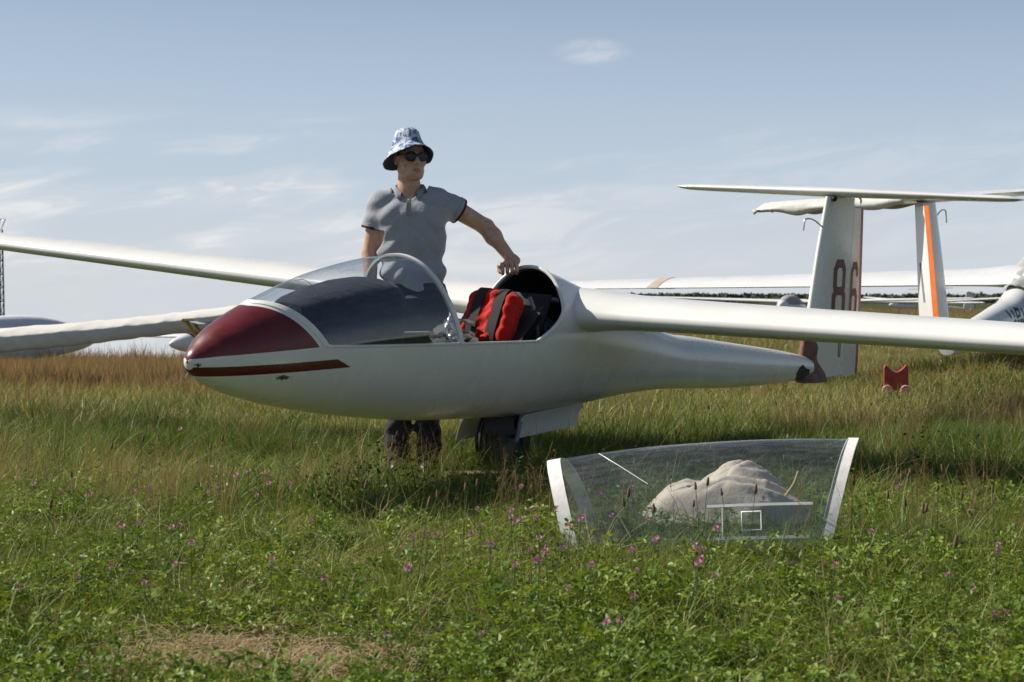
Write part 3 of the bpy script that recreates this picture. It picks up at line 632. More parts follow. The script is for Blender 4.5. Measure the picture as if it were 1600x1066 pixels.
# red parachute pack with black straps, leaning on the backrest: rests in the glider, a thing of its own
def parachute():
    ct = np.array([2.22, .0, .135]); tl = rad(24); Rl = np.array([[np.cos(tl), 0, np.sin(tl)], [0, 1, 0], [-np.sin(tl), 0, np.cos(tl)]])
    e = empty('parachute_pack', tuple(NOSE + RG @ (ct + Rl @ np.array([0, 0, -.19]))), 'red parachute pack with two black straps leaning in the open cockpit', 'parachute', None, RG @ Rl)
    sd_ = SDF((-.15, -.25, -.05), (.15, .25, .45), .008)
    gx, gy, gz = sd_.grid(); bx = np.array([.066, .150, .155]); r = .045
    w = .004 * np.sin(gz * 40 + gy * 22) + .004 * np.sin(gy * 75 - gz * 13) + .003 * np.sin(gz * 95 + gx * 40 + gy * 50)
    yc = np.abs(gy + .0); pinch = -.014 * np.exp(-((yc - .075) / .022) ** 2)
    q = [np.abs(gx) - bx[0] + r, np.abs(gy) - bx[1] + r, np.abs(gz - .19) - bx[2] + r]
    d = np.sqrt(sum(np.maximum(a, 0) ** 2 for a in q)) + np.minimum(np.maximum(np.maximum(q[0], q[1]), q[2]), 0) - r
    sd_.F = (d - w - pinch).astype(np.float32); V, F = sd_.mesh()
    mesh_obj('pack', V, F, m_cloth('bright red nylon', (.50, .014, .010), .8, .2, 9, 500, .5), e)
    Mst = simple('black strap webbing', (.010, .010, .011), .8, var=.3, bumps=.4, bscale=250)
    for y in (-.06, .07):
        a = np.linspace(0, 2 * np.pi, 44, endpoint=False); c, s_ = np.cos(a), np.sin(a); px = .070 * np.sign(c) * np.abs(c) ** .6; pz = .19 + .157 * np.sign(s_) * np.abs(s_) ** .6
        rg = [np.stack([px * f, np.full(44, y + dy), .19 + (pz - .19) * f], 1) for dy, f in ((-.03, 1.0), (-.03, 1.05), (.03, 1.05), (.03, 1.0))]
        mesh_obj('strap', *(lambda m_: (np.vstack(m_.V), m_.F))(MB().grid(np.array(rg), close_u=True, close_v=True)), Mst, e, sharp=50)
    mesh_obj('knob', *(lambda m_: (np.vstack(m_.V), m_.F))(MB().sphere((-.02, .21, .10), (.022, .03, .03))), M_metal, e)
parachute()
# ------------------------------------------------------------------ person beside the cockpit; local axes: x to the right of the picture, y away from the camera, z up
MAN = np.array([-.551, 9.36, 0.0])
def person():
    e = empty('person', tuple(MAN), 'person in grey polo shirt, patterned bucket hat and sunglasses, one hand on the cockpit rim', 'person')
    def add(name, VF, m, par=None, **k): return mesh_obj(name, VF[0], VF[1], m, par or e, **k)
    m, n, L, b = new_mat('skin'); tc = n.new('ShaderNodeTexCoord'); f = noise(n, L, tc.outputs['Object'], 40, 7, .7); at_ = n.new('ShaderNodeAttribute'); at_.attribute_name = 'lip'
    col = ramp(n, L, f, [(.28, (.44, .235, .155)), (.5, (.55, .33, .235)), (.72, (.64, .42, .32))]); col = mixc(n, L, at_.outputs['Fac'], col, (.36, .12, .09))
    L.new(col, b.inputs['Base Color']); b.inputs['Roughness'].default_value = .5; b.inputs['Subsurface Weight'].default_value = .12; b.inputs['Subsurface Radius'].default_value = (.01, .004, .002)
    bump(n, L, b, noise(n, L, tc.outputs['Object'], 260, 4), .15, .002); M_skin = m
    # joints
    SR, SL = np.array((-.162, .015, 1.475)), np.array((.168, .02, 1.490)); ER, WR = np.array((-.215, .035, 1.205)), np.array((-.205, -.06, .965))
    EL, WL = np.array((.408, .13, 1.352)), np.array((.553, .095, 1.168))
    hipL, kneL, ankL = (.115, .03, .92), (.105, .0, .50), (.095, .03, .09); hipR, kneR, ankR = (-.055, .03, .92), (-.06, .0, .50), (-.065, .03, .09)
    def arm(s, k=.02):
        s.cone(SR, ER, .055, .043, k).cone(ER, WR, .044, .029, k).ell(SR * .75 + ER * .25, (.056, .055, .085), k)
        s.cone(SL, EL, .055, .044, k).cone(EL, WL, .045, .030, k).ell(EL * .72 + WL * .28, (.05, .046, .05), k)
    def torso(s, g=0.0, k=.05):
        s.cone((-.07, .01, 1.375), (.07, .01, 1.38), .118 + g, .118 + g, k, (1, .85, 1)).cone((-.055, .01, 1.25), (.065, .01, 1.25), .115 + g, .115 + g, k, (1, .9, 1))
        s.cone((-.035, .005, 1.10), (.072, .005, 1.10), .107 + g, .107 + g, k, (1, .95, 1)).cone((-.025, .01, .95), (.08, .01, .95), .106 + g, .106 + g, k, (1, .95, 1))
        s.cone((-.03, .025, 1.50), SR * .95 + (0, 0, .012), .052 + g, .046 + g, k * .7).cone((.03, .025, 1.50), SL * .95 + (.01, 0, .012), .052 + g, .046 + g, k * .7)
        s.cone((-.03, .03, 1.535), (-.135, .02, 1.497), .036 + g, .036 + g, .03).cone((.03, .03, 1.535), (.135, .02, 1.507), .036 + g, .036 + g, .03)
        s.cone((0, .03, 1.50), (0, .02, 1.58), .066 + g * .6, .058, .03)
    def hand(s, W, dirs, k=.008):
        pass
    B = SDF((-.34, -.22, .0), (.64, .26, 1.62), .0085)
    torso(B, -.012); arm(B)
    for h, kn, a in ((hipL, kneL, ankL), (hipR, kneR, ankR)):
        B.cone(h, kn, .083, .056, .04).cone(kn, a, .057, .038, .03).ell((kn[0], kn[1] + .03, kn[2] - .12), (.052, .055, .11), .03).cone(a, (a[0], a[1] - .10, .05), .034, .024, .02)
    # resting right hand, fingers loosely curled
    hr = WR + (.0, -.01, -.05); B.cone(WR, hr + (0, 0, -.03), .028, .03, .015, (.75, 1.2, 1))
    V, F = B.mesh(); Vs, Fs = [V], [F]; nb = len(V)
    def addm(VF):
        nonlocal nb
        Vs.append(VF[0]); Fs.append(VF[1] + nb); nb += len(VF[0])
    H = SDF((-.28, -.20, .76), (-.12, .04, .99), .004); H.cone(WR, hr + (0, 0, -.04), .027, .028, .012, (.7, 1.2, 1))
    for i, (dy, ln) in enumerate(((-.034, .070), (-.012, .078), (.011, .072), (.032, .056))):
        p = hr + (0, dy, -.06); q = p + (.004, .0, -ln * .5); r = q + (.02, 0, -ln * .38); H.cone(p, q, .0105, .0095, .006).cone(q, r, .0095, .008, .004)
    p = hr + (.012, -.035, -.01); q = p + (.012, -.035, -.035); H.cone(p, q, .013, .011, .01).cone(q, q + (.006, -.004, -.03), .011, .009, .004); addm(H.mesh())
    # left hand closed over the cockpit rim
    H = SDF((.47, -.02, 1.06), (.64, .16, 1.21), .003); kn0 = np.array((.536, .045, 1.150))
    H.cone(WL + (-.005, .012, .01), WL, .031, .030, .01, (1.1, .85, 1)); H.cone(WL, kn0 + (.0, .02, 0), .030, .030, .02, (1.35, .8, .8))
    for i, (dx, ln, dz) in enumerate(((-.038, .036, -.004), (-.0125, .042, .003), (.0130, .041, .003), (.0375, .034, -.003))):
        a = kn0 + (dx, .0, dz); b_ = a + (.002, -.026, -.006); c_ = b_ + (.001, -.006, -ln * .82); d_ = c_ + (.0, .016, -.016)
        H.cone(a, b_, .0125, .0120, .004).cone(b_, c_, .0118, .0105, .0015).cone(c_, d_, .0105, .0092, .0015)
    t0 = kn0 + (-.045, .03, -.005); t1 = t0 + (-.018, -.022, -.018); H.cone(t0, t1, .015, .0135, .012).cone(t1, t1 + (.014, -.018, -.022), .0135, .011, .005); addm(H.mesh())
    # head, in its own frame: chin at the origin, face towards -y, then turned to the person's left and tipped a little
    yaw, CH = rad(24), np.array((.004, .0, 1.598))
    cz, sz = np.cos(yaw), np.sin(yaw); RH = np.array([[cz, -sz, 0], [sz, cz, 0], [0, 0, 1]])
    toW = lambda P: P @ RH.T + CH
    Hd = SDF((-.11, -.145, -.10), (.11, .13, .26), .0035)
    Hd.ell((0, .018, .150), (.0755, .096, .090), .02).ell((0, -.022, .092), (.064, .070, .086), .03).ell((0, -.055, .040), (.046, .038, .036), .025).ell((0, -.074, .016), (.024, .018, .017), .02)
    for sx in (-1, 1):
        Hd.ell((sx * .044, -.058, .090), (.024, .024, .022), .02).cone((sx * .058, -.01, .05), (sx * .03, -.06, .018), .018, .016, .025).cone((sx * .045, -.070, .140), (sx * .012, -.087, .138), .011, .011, .014)
        Hd.ell((sx * .078, .008, .112), (.009, .020, .033), .006).ell((sx * .082, .004, .114), (.005, .010, .018), .004, True).ell((sx * .012, -.100, .082), (.009, .010, .008), .008)
        Hd.cone((0, -.0935, .0515), (sx * .023, -.084, .0515), .0062, .004, .004)
        Hd.ell((sx * .031, -.083, .119), (.015, .012, .010), .012, True)
    Hd.cone((0, -.084, .138), (0, -.110, .092), .009, .0125, .012).ell((0, -.111, .088), (.013, .013, .011), .008).cone((-.016, -.0895, .0425), (.016, -.0895, .0425), .0075, .0075, .006)
    Hd.cone((0, .02, .06), (0, .035, -.12), .057, .060, .025).cone((-.018, -.098, .047), (.018, -.098, .047), .0016, .0016, .003, sub=True)
    V, F = Hd.mesh(); lip = np.exp(-((V[:, 0] / .024) ** 2 + ((V[:, 2] - .047) / .0095) ** 2) ** 2) * (V[:, 1] < -.078); keep = V[F].mean(1)[:, 2] > -.085
    addm((toW(V), F[keep])); o = mesh_obj('body', np.vstack(Vs), np.vstack(Fs), M_skin, e)
    at = o.data.attributes.new('lip', 'FLOAT', 'POINT'); arr = np.zeros(nb, np.float32); arr[nb - len(V):] = lip * .8; at.data.foreach_set('value', arr)
    # hair at the temples and nape
    Hs = SDF((-.11, -.12, .04), (.11, .14, .27), .005); Hs.ell((0, .024, .150), (.081, .098, .094), .02); Hs.ell((0, -.08, .10), (.07, .085, .09), .015, True)
    gx, gy, gz = Hs.grid(); Hs.F = np.maximum(Hs.F, (.085 - gz + .25 * np.maximum(-gy, 0)).astype(np.float32)) + .0025 * np.sin(gz * 500 + gx * 300) * np.sin(gy * 420)
    V, F = Hs.mesh(); add('hair', (toW(V), F), simple('short brown hair', (.045, .026, .015), .7, var=.5, scale=200, bumps=.7, bscale=400))
    # shirt
    T = SDF((-.34, -.24, .94), (.40, .24, 1.62), .0065); torso(T, .012, .035)
    cutR, cutL = SR * .49 + ER * .51, SL * .60 + EL * .40
    T.cone(SR, cutR, .064, .070, .03).cone(SL, cutL, .062, .070, .03)
    gx, gy, gz = T.grid()
    sw = np.clip((1.5 - gz) / .5, 0, 1)
    fold = .0095 * np.sin((gx * 1.0 + gz * .75) * 46 + 3 * np.sin(gz * 9 + gx * 6)) * np.exp(-((gx - .06 + (1.25 - gz) * .35) / .13) ** 2) + .007 * np.sin((gx * .9 - gz * 1.2) * 52 + 2 * np.sin(gx * 14)) * np.exp(-((gx + .10) / .07) ** 2)
    fold = fold + .010 * np.sin(gz * 58 + gx * 18 + np.sin(gx * 22)) * np.exp(-((gz - 1.02) / .07) ** 2) + .006 * np.sin(gx * 60 - gz * 40) * np.exp(-((gx - .21) / .05) ** 2) + .006 * np.sin(gz * 75 + gy * 30 + gx * 20) * np.exp(-((gx + .205) / .05) ** 2)
    T.F = (T.F + 1.0 * (fold - .004) * (.4 + .6 * sw)).astype(np.float32)
    d2 = lambda P, D: (gx - P[0]) * D[0] + (gy - P[1]) * D[1] + (gz - P[2]) * D[2]
    dR = (ER - SR) / np.linalg.norm(ER - SR); dL = (EL - SL) / np.linalg.norm(EL - SL)
    reg = lambda P, D, r: np.where(np.sqrt((gx - P[0]) ** 2 + (gy - P[1]) ** 2 + (gz - P[2]) ** 2) < r, d2(P, D), -1)
    T.F = np.maximum(T.F, reg(cutR, dR, .13)); T.F = np.maximum(T.F, reg(cutL, dL, .13)); T.F = np.maximum(T.F, .960 + .006 * np.sin(gx * 14) - gz)
    # neck opening, dipping to a V in front
    T.F = np.maximum(T.F, np.where(np.sqrt(gx ** 2 + (gy - .02) ** 2) < .10, gz - 1.535 - .25 * (gy - .02) + 0 * gx, -1)).astype(np.float32)
    vv = .064 - np.sqrt(gx ** 2 + (np.minimum(gy - .02, 0) * .45) ** 2) - .55 * np.maximum(1.545 - gz, 0); vv = np.where((gy < .03) & (gz > 1.42), vv, -1); T.F = np.maximum(T.F, vv).astype(np.float32)
    m, n, L, b = new_mat('grey melange knit'); tc = n.new('ShaderNodeTexCoord'); v = tc.outputs['Object']
    mp = n.new('ShaderNodeMapping'); mp.inputs['Scale'].default_value = (60, 60, 420); L.new(v, mp.inputs[0])
    c = ramp(n, L, noise(n, L, mp.outputs[0], 1, 4, .6), [(.3, (.25, .265, .31)), (.7, (.42, .435, .47))]); c = mixc(n, L, .35, c, ramp(n, L, noise(n, L, v, 9, 4), [(.3, (.28, .295, .33)), (.7, (.40, .415, .445))]))
    L.new(c, b.inputs['Base Color']); b.inputs['Roughness'].default_value = .9; b.inputs['Specular IOR Level'].default_value = .15; b.inputs['Sheen Weight'].default_value = .15
    bump(n, L, b, noise(n, L, v, 26, 5, .6, .6), .35, .012); M_shirt = m
    sh = add('polo_shirt', T.mesh(), M_shirt)
    M_band = simple('maroon ribbed edge', (.06, .016, .02), .9); M_col = simple('pale grey collar', (.26, .27, .30), .9, var=.1, bumps=.3, bscale=200)
    for P, D, r in ((cutR, dR, .0715), (cutL, dL, .071)):
        u = np.cross(D, (0, 1, 0)); u /= np.linalg.norm(u); w_ = np.cross(D, u); a = np.linspace(0, 2 * np.pi, 28, endpoint=False)
        rg = lambda o_, rr: P + D * o_ + rr * (np.cos(a)[:, None] * u + np.sin(a)[:, None] * w_)
        for o0, o1, mm, nm, ex in ((-.026, -.010, M_shirt, 'sleeve_cuff', .0025), (-.010, .003, M_band, 'sleeve_cuff', .0030)):
            mb = MB().grid(np.array([rg(o0, r - .004), rg(o0, r + ex), rg(o1, r + ex), rg(o1, r - .006)]), close_u=True, close_v=True); mb.obj(nm, mm, sh, sharp=40)
    # collar: a folded band open at the front, with two points
    mb = MB(); rings = []; n_ = 40
    for k in range(n_):
        q = -1 + 2 * k / (n_ - 1); th = np.pi / 2 + q * 2.62; rx, ry = .072, .070; front = abs(q) ** 3
        cx, cy = .0 + rx * np.cos(th), .020 + ry * np.sin(th); z1 = 1.580 - .052 * front; nx, ny = np.cos(th), np.sin(th)
        pt = .022 * sstep(.72, .96, abs(q)) * (1 - sstep(.96, 1.0, abs(q)) * .6)
        rings.append([(cx, cy, z1 - .028), (cx, cy, z1), (cx + .006 * nx, cy + .006 * ny, z1 + .003), (cx + .016 * nx, cy + .016 * ny, z1 - .012), (cx + .024 * nx, cy + .024 * ny, z1 - .036 - pt), (cx + .019 * nx, cy + .019 * ny, z1 - .034 - pt)])
    mb.grid(np.array(rings)); co = mb.obj('collar', M_col, sh)
    for q in (-.80, .80):
        pass
    pk = np.array([(.004, -.100, 1.495), (.003, -.113, 1.46), (-.004, -.121, 1.40)])
    for k, z in enumerate((1.485, 1.445, 1.41)): MB().sphere((.002 - .002 * k, -.107 - .006 * k, z), (.005, .003, .005), 8, 6).obj('button', M_frame, sh)
    q = bez(pk + (0, -.002, 0), 12); MB().grid(np.array([q + (-.013, .004, 0), q + (-.012, -.003, 0), q + (.012, -.003, 0), q + (.013, .004, 0)])).obj('placket', M_col, sh, sharp=40)
    # trousers and shoes
    Tr = SDF((-.20, -.20, .05), (.26, .22, 1.06), .0085); Tr.cone((-.03, .01, .98), (.09, .01, .98), .119, .119, .04, (1, 1, 1))
    for h, kn, a in ((hipL, kneL, ankL), (hipR, kneR, ankR)): Tr.cone(h, kn, .095, .073, .035).cone(kn, (a[0], a[1] + .01, .06), .073, .064, .03)
    gx, gy, gz = Tr.grid(); Tr.F = (Tr.F + .006 * np.sin(gz * 34 + gx * 22 + 2 * np.sin(gy * 20)) + .005 * np.sin(gz * 70 - gx * 40) * (gz < .35)).astype(np.float32); Tr.F = np.maximum(np.maximum(Tr.F, .075 - gz), gz - 1.045).astype(np.float32)
    add('trousers', Tr.mesh(), m_cloth('navy trousers', (.016, .018, .027), .85, .25, 14, 800, .4))
    for a in (ankL, ankR):
        S_ = SDF((a[0] - .09, -.24, .0), (a[0] + .09, .14, .15), .006); S_.cone((a[0], .05, .055), (a[0], -.13, .045), .048, .042, .03).cone((a[0], .05, .06), (a[0], .04, .115), .047, .044, .03); gx, gy, gz = S_.grid(); S_.F = np.maximum(S_.F, .022 - gz).astype(np.float32)
        so = add('shoe', S_.mesh(), simple('black leather shoe', (.02, .018, .017), .45, bumps=.3)); S_ = SDF((a[0] - .09, -.24, -.02), (a[0] + .09, .14, .06), .006); S_.cone((a[0], .05, .012), (a[0], -.135, .012), .052, .046, .02, (1, 1, .4)); add('sole', S_.mesh(), simple('grey rubber sole', (.13, .115, .10), .8), so)
    # bucket hat
    a = np.linspace(0, 2 * np.pi, 64, endpoint=False); fr = -np.sin(a); ca, sa = np.cos(a), np.sin(a)
    wv = lambda s_, f_, p_: s_ * np.sin(f_ * a + p_) + .6 * s_ * np.sin((f_ + 3) * a + p_ * 2)
    def ring(rx, ry, z, tilt, wob=0.0, dz=0.0, oy=.018): return np.stack([(rx + wv(wob, 4, rx * 90)) * ca, oy + (ry + wv(wob, 5, z * 70)) * sa, z + tilt * fr + dz * np.cos(2 * a) + wv(wob * .8, 3, z * 50)], 1)
    rg = [ring(.004, .004, .281, 0), ring(.036, .044, .278, .002, .003), ring(.054, .066, .269, .004, .004), ring(.065, .079, .252, .006, .004), ring(.074, .090, .222, .012, .005), ring(.084, .101, .190, .022, .003), ring(.090, .108, .172, .028, .002),
          ring(.100, .120, .160, .036, .002), ring(.115, .136, .140, .045, .003, -.004), ring(.132, .153, .119, .053, .005, -.008), ring(.136, .157, .115, .054, .005, -.008)]
    lo_ = [r + (0, 0, -.003) for r in rg[:4:-1]]
    tilt = rad(3); RT = np.array([[np.cos(tilt), 0, -np.sin(tilt)], [0, 1, 0], [np.sin(tilt), 0, np.cos(tilt)]])
    m, n, L, b = new_mat('blue and white printed cotton'); tc = n.new('ShaderNodeTexCoord'); v = tc.outputs['Object']
    q = noise(n, L, v, 24, 4, .6, 1.4); c = ramp(n, L, q, [(.40, (.035, .08, .22)), (.47, (.13, .21, .38)), (.53, (.60, .64, .70)), (.60, (.50, .57, .68)), (.65, (.07, .14, .31))]); L.new(c, b.inputs['Base Color']); b.inputs['Roughness'].default_value = .85
    bump(n, L, b, noise(n, L, v, 30, 4, .6), .5, .012); M_hat = m; M_under = simple('dark navy hat lining', (.012, .014, .024), .9)
    mb = MB().grid(toW(np.array(rg) @ RT.T.reshape(3, 3)), close_v=True, mi=0); mb.grid(toW(np.array(lo_) @ RT.T), close_v=True, mi=1); hat = mb.obj('bucket_hat', [M_hat, M_under], e, merge=.0001)
    ed = toW(ring(.1365, .1575, .1135, .054, .004, -.008) @ RT.T); mb = MB().tube(ed, .0022, 5, closed=True); mb.obj('hat_seam', M_hat, hat)
    # sunglasses
    M_lens = simple('black lens', (.004, .004, .005), .12, var=.02); M_lens.node_tree.nodes['Principled BSDF'].inputs['Specular IOR Level'].default_value = .3; M_fr = simple('black acetate', (.008, .008, .008), .25); mb = MB(); a2 = np.linspace(0, 2 * np.pi, 24, endpoint=False)
    sg = None; ls = []
    for sx in (-1, 1):
        rr = .0265 * (1 + .06 * np.cos(2 * a2) - .05 * np.sin(a2)); lx = sx * .0345 + rr * 1.04 * np.cos(a2); lz = .121 + rr * np.sin(a2); ly = -.1085 + .55 * lx ** 2 * 8
        R1 = np.stack([lx, ly, lz], 1); mb.tube(toW(R1), .0032, 6, closed=True); ls.append(R1)
        mb.tube(toW(bez([(sx * .061, -.092, .130), (sx * .074, -.06, .130), (sx * .079, .0, .128)], 8)), .003, 6)
    mb.tube(toW(bez([(-.009, -.108, .126), (0, -.1135, .130), (.009, -.108, .126)], 8)), .003, 6); sg = mb.obj('sunglasses', M_fr, e)
    for R1 in ls: MB().cap(toW(R1 + (0, -.0015, 0))).obj('lens', M_lens, sg, smooth=True)
person()
# ------------------------------------------------------------------ the second sailplane, tail towards us
M_orange = simple('orange rudder paint', (.62, .15, .02), .45, var=.1)
def rings_shift(rr, f): return np.array([f(r) for r in rr])
R2 = pose(rad(240), rad(3.0), .035)
NOSE2 = np.array([3.52, 14.55, 1.76]) - R2 @ np.array([6.33, 0, .92])
G2 = empty('sailplane', tuple(NOSE2 + R2 @ BASE), 'white sailplane with an orange striped rudder and fabric draped over its tailplane', 'glider', 'parked gliders', R2)
hull2 = part(hull_mesh(False), 'fuselage', [M_white2, M_white2], G2, merge=.0004, sharp=50)
wing2 = [part(MB().loft(wing_rings(s)), 'wing', M_white2, G2) for s in (1, -1)]
part(MB().grid(patch(s_front, s_rear, 40, .001)), 'canopy', M_dark, G2)
part(MB().cap(oml(np.full(40, 6.119), np.linspace(0, 2 * np.pi, 40, endpoint=False)), flip=True), 'boom_end', M_white2, G2)
part(MB().loft(fin_rings(fin_le, fin_hinge, -.22, .93)), 'fin', M_white2, G2, sharp=60)
RUD2 = .62
def rud2():
    mb = MB(); xe = lambda z: fin_te(z) - .075 - .02 * (1 - z)
    mb.loft(fin_rings(lambda z: fin_hinge(z) + .006, xe, -.22, .90, rud=RUD2), mi=0)
    Q = fin_rings(xe, fin_te, -.22, .90, m=6)
    for r in Q: r[:, 1] += (r[:, 0] - fin_hinge(r[0, 2]) - .006) * RUD2
    mb.loft(Q, mi=1); return mb
r2 = part(rud2(), 'rudder', [M_white2, M_orange], G2, sharp=60)
def s_rud2(x, z): return np.stack([x, -fin_half(x, z) - .0015 + (x - fin_hinge(z) - .006) * RUD2, z], -1)
glyph('mark', [[(0, 1), (1, 0)]], simple('grey number paint', (.20, .21, .23), .6), 6.79, .12, .05, .32, .035, s_rud2, r2)
part(MB().loft(tail_rings()), 'tailplane', M_white2, G2)
part(MB().tube(bez([(6.30, 0, .80), (6.12, 0, .86), (6.00, 0, .865), (5.972, 0, .845), (5.965, 0, .755)], 26), .006, 6), 'probe_tube', M_metal, G2)
mb = MB().tube([(2.38 + .2 * np.cos(t), 0, -.515 + .2 * np.sin(t)) for t in np.linspace(0, 2 * np.pi, 28, endpoint=False)], .055, 8, closed=True); part(mb, 'wheel', M_black, G2)
def s_boom(x, z):                                    # starboard side of the boom
    q = np.sqrt(x); T, B, W = ftop(q), fbot(q), fhw(q); c = .5 * (T + B); k = np.clip((z - c) / (.5 * (T - B)), -.98, .98)
    return np.stack([x, W * (1 - np.abs(k) ** 2.12) ** (1 / 2.12) + .002, z], -1)
M_letter = m_worn('navy lettering', (.02, .035, .075), .66)
let = [[(0, 1), (.10, 0)], [(.20, 1), (.26, 0)], [(.36, 0), (.36, 1), (.5, .9), (.5, .1), (.36, 0)], [(.62, 1), (.68, 0)], [(.80, 0), (.80, 1), (.96, .9), (.96, .1), (.80, 0)]]
glyph('lettering', [[(1 - a, b) for a, b in s] for s in let], M_letter, 3.85, -.155, .68, .075, .030, s_boom, hull2)['kind'] = 'stuff'
let = [[(.18, 1), (.10, .8), (.10, .2), (.18, 0)], [(.32, 1), (.32, 0)], [(.46, 1), (.52, 0), (.60, 1)], [(.74, 1), (.74, 0)], [(.74, .5), (.92, .5)], [(.92, 1), (.92, 0)]]
glyph('lettering', [[(1 - a, b) for a, b in s] for s in let], M_letter, 3.80, -.285, .66, .10, .028, s_boom, hull2)['kind'] = 'stuff'
a = np.array([[2.5, 0], [2.505, 0]]);
mb = MB()
for t0 in (4.10, 4.17):
    R_ = [r for r in wing_rings(1) if abs(-r[0, 1] - t0) < .2]
# strap taped round the left wing
def wing_band(side, t, w, grow):
    dih = WP['dih'] - side * WP['dd']; out = []
    for tt in (t - w, t + w):
        c = WP['cr'] + (WP['ct'] - WP['cr']) * tt / 7.5; A = af(tc=WP['tc']); x = (A[:, 0] - .3) * c; y = A[:, 1] * c; x = x * 1.01; y = y + np.sign(A[:, 1]) * grow
        le = WP['s0'] + WP['sw'] * tt + .3 * c
        out.append(np.stack([le + x * np.cos(WP['inc']) + y * np.sin(WP['inc']), np.full(len(x), -side * tt), WP['u0'] + dih * tt - x * np.sin(WP['inc']) + y * np.cos(WP['inc'])], 1))
    return MB().grid(np.array(out), close_v=True)
part(wing_band(1, 4.15, .07, .004), 'tape_band', simple('beige tape', (.42, .36, .29), .8), G2)
def draped(name, rings, label, m, root, R_, cat='cover', thick=True):
    o = MB().grid(np.array(rings)).obj(name, m); o.matrix_world = Matrix.Translation(root - R_ @ np.zeros(3)) @ Matrix(R_.tolist()).to_4x4(); tag(o, label, cat)
    md = o.modifiers.new('thickness', 'SOLIDIFY'); md.thickness = .006; return o
# loose fabric over the far half of the second tailplane
rings = []
for t in np.linspace(-1.40, -.06, 40):
    a = (-t) / 1.336; c = .60 + (.36 - .60) * min(a, 1); xl = 6.62 - .30 + .14 * min(a, 1) * .6 + .12 - .2 * c - .03; xr = xl + c + .06; sag = (.030 + .022 * np.sin(t * 5.2 + .5) ** 2 + .008 * np.sin(t * 17)) * (1 - .8 * max(0, (a - .75) / .3))
    u = np.linspace(0, 1, 15); z = .964 + .05 * np.sin(u * np.pi) ** .6 + .008 * np.sin(u * 16 + t * 13); x = xl + (xr - xl) * u
    low = [(xr + .01, t, .964 - sag * .9), (xr - .03, t, .964 - sag - .02)]; l2 = [(xl + .03, t, .964 - sag - .015), (xl - .01, t, .964 - sag * .6)]
    endd = max(0, (a - 1.0) / .05); rings.append(np.vstack([l2, np.stack([x, np.full(15, t), z - .04 * endd], 1), low]))
draped('canvas_cover', rings, 'pale fabric sleeve sagging over the tailplane behind the numbered fin', M_cover, NOSE2, R2)
rings = []
for s in np.linspace(1.2, 3.75, 46):
    w = np.linspace(.02 + .25 * max(0, (s - 2.9) / .85), .98 - .25 * max(0, (s - 2.9) / .85), 40)
    g = .025 + .007 * np.sin(s * 15 + w * 19) + .004 * np.sin(s * 31 - w * 34); rings.append(upper(np.full(40, s), w, 0.0) + np.stack([0 * w, .9 * g * -np.cos(w * np.pi), g * np.sin(w * np.pi) + .006], 1))
draped('canvas_cover', rings, 'crumpled grey canvas cover over the cockpit of the orange striped sailplane', M_cover_d, NOSE2, R2)

# ------------------------------------------------------------------ gliders far off: whole copies of the second one
def copy_tree(o, parent=None):
    c = o.copy(); C.objects.link(c)
    if parent is not None: c.parent = parent
    for ch in list(o.children): copy_tree(ch, c)
    return c
SKIP = ('probe_tube', 'tape_band', 'lettering', 'mark')
def far_glider(xy, yaw, pitch, roll, label, canopy=None, skip=(), dz=0.0):
    R_ = pose(yaw, pitch, roll); z = float(terrain(xy[0], xy[1])) - .02 + dz
    c = G2.copy(); C.objects.link(c); c.matrix_world = Matrix.Translation((xy[0], xy[1], z)) @ Matrix(R_.tolist()).to_4x4(); c['label'] = label
    for ch in G2.children:
        if ch.name.split('.')[0] in SKIP + tuple(skip): continue
        k = ch.copy(); C.objects.link(k); k.parent = c
        if k.name.startswith('rudder'):
            k.data = rud.data; k.location = ch.location
        if canopy and k.name.startswith('canopy'):
            k.data = k.data.copy(); k.data.materials[0] = canopy
    return c
far_glider((12.0, 74.0), rad(66), 0, .0, 'distant white glider seen from the front, its nose just left of the numbered fin', M_cover_d)
far_glider((23.5, 98.0), rad(75), .0, -.03, 'very distant white glider, a thin wing line to the right of the numbered fin')
far_glider((28.5, 122.0), rad(20), .0, .02, 'very distant pale glider standing side on in brown grass right of the numbered fin', M_steel)
M_cover_w = m_cloth('white canvas cover', (.66, .68, .72), wr=.3)
far_glider((-9.3, 30.6), rad(230), .0, .02, 'derigged glider fuselage with a domed white cover behind the wrapped wing at the far left', M_cover_w, ('wing', 'tailplane'), -.15)
far_glider((-6.35, 43.5), rad(35), .0, -.05, 'distant glider behind the yellow trestle, its nose pointing left')

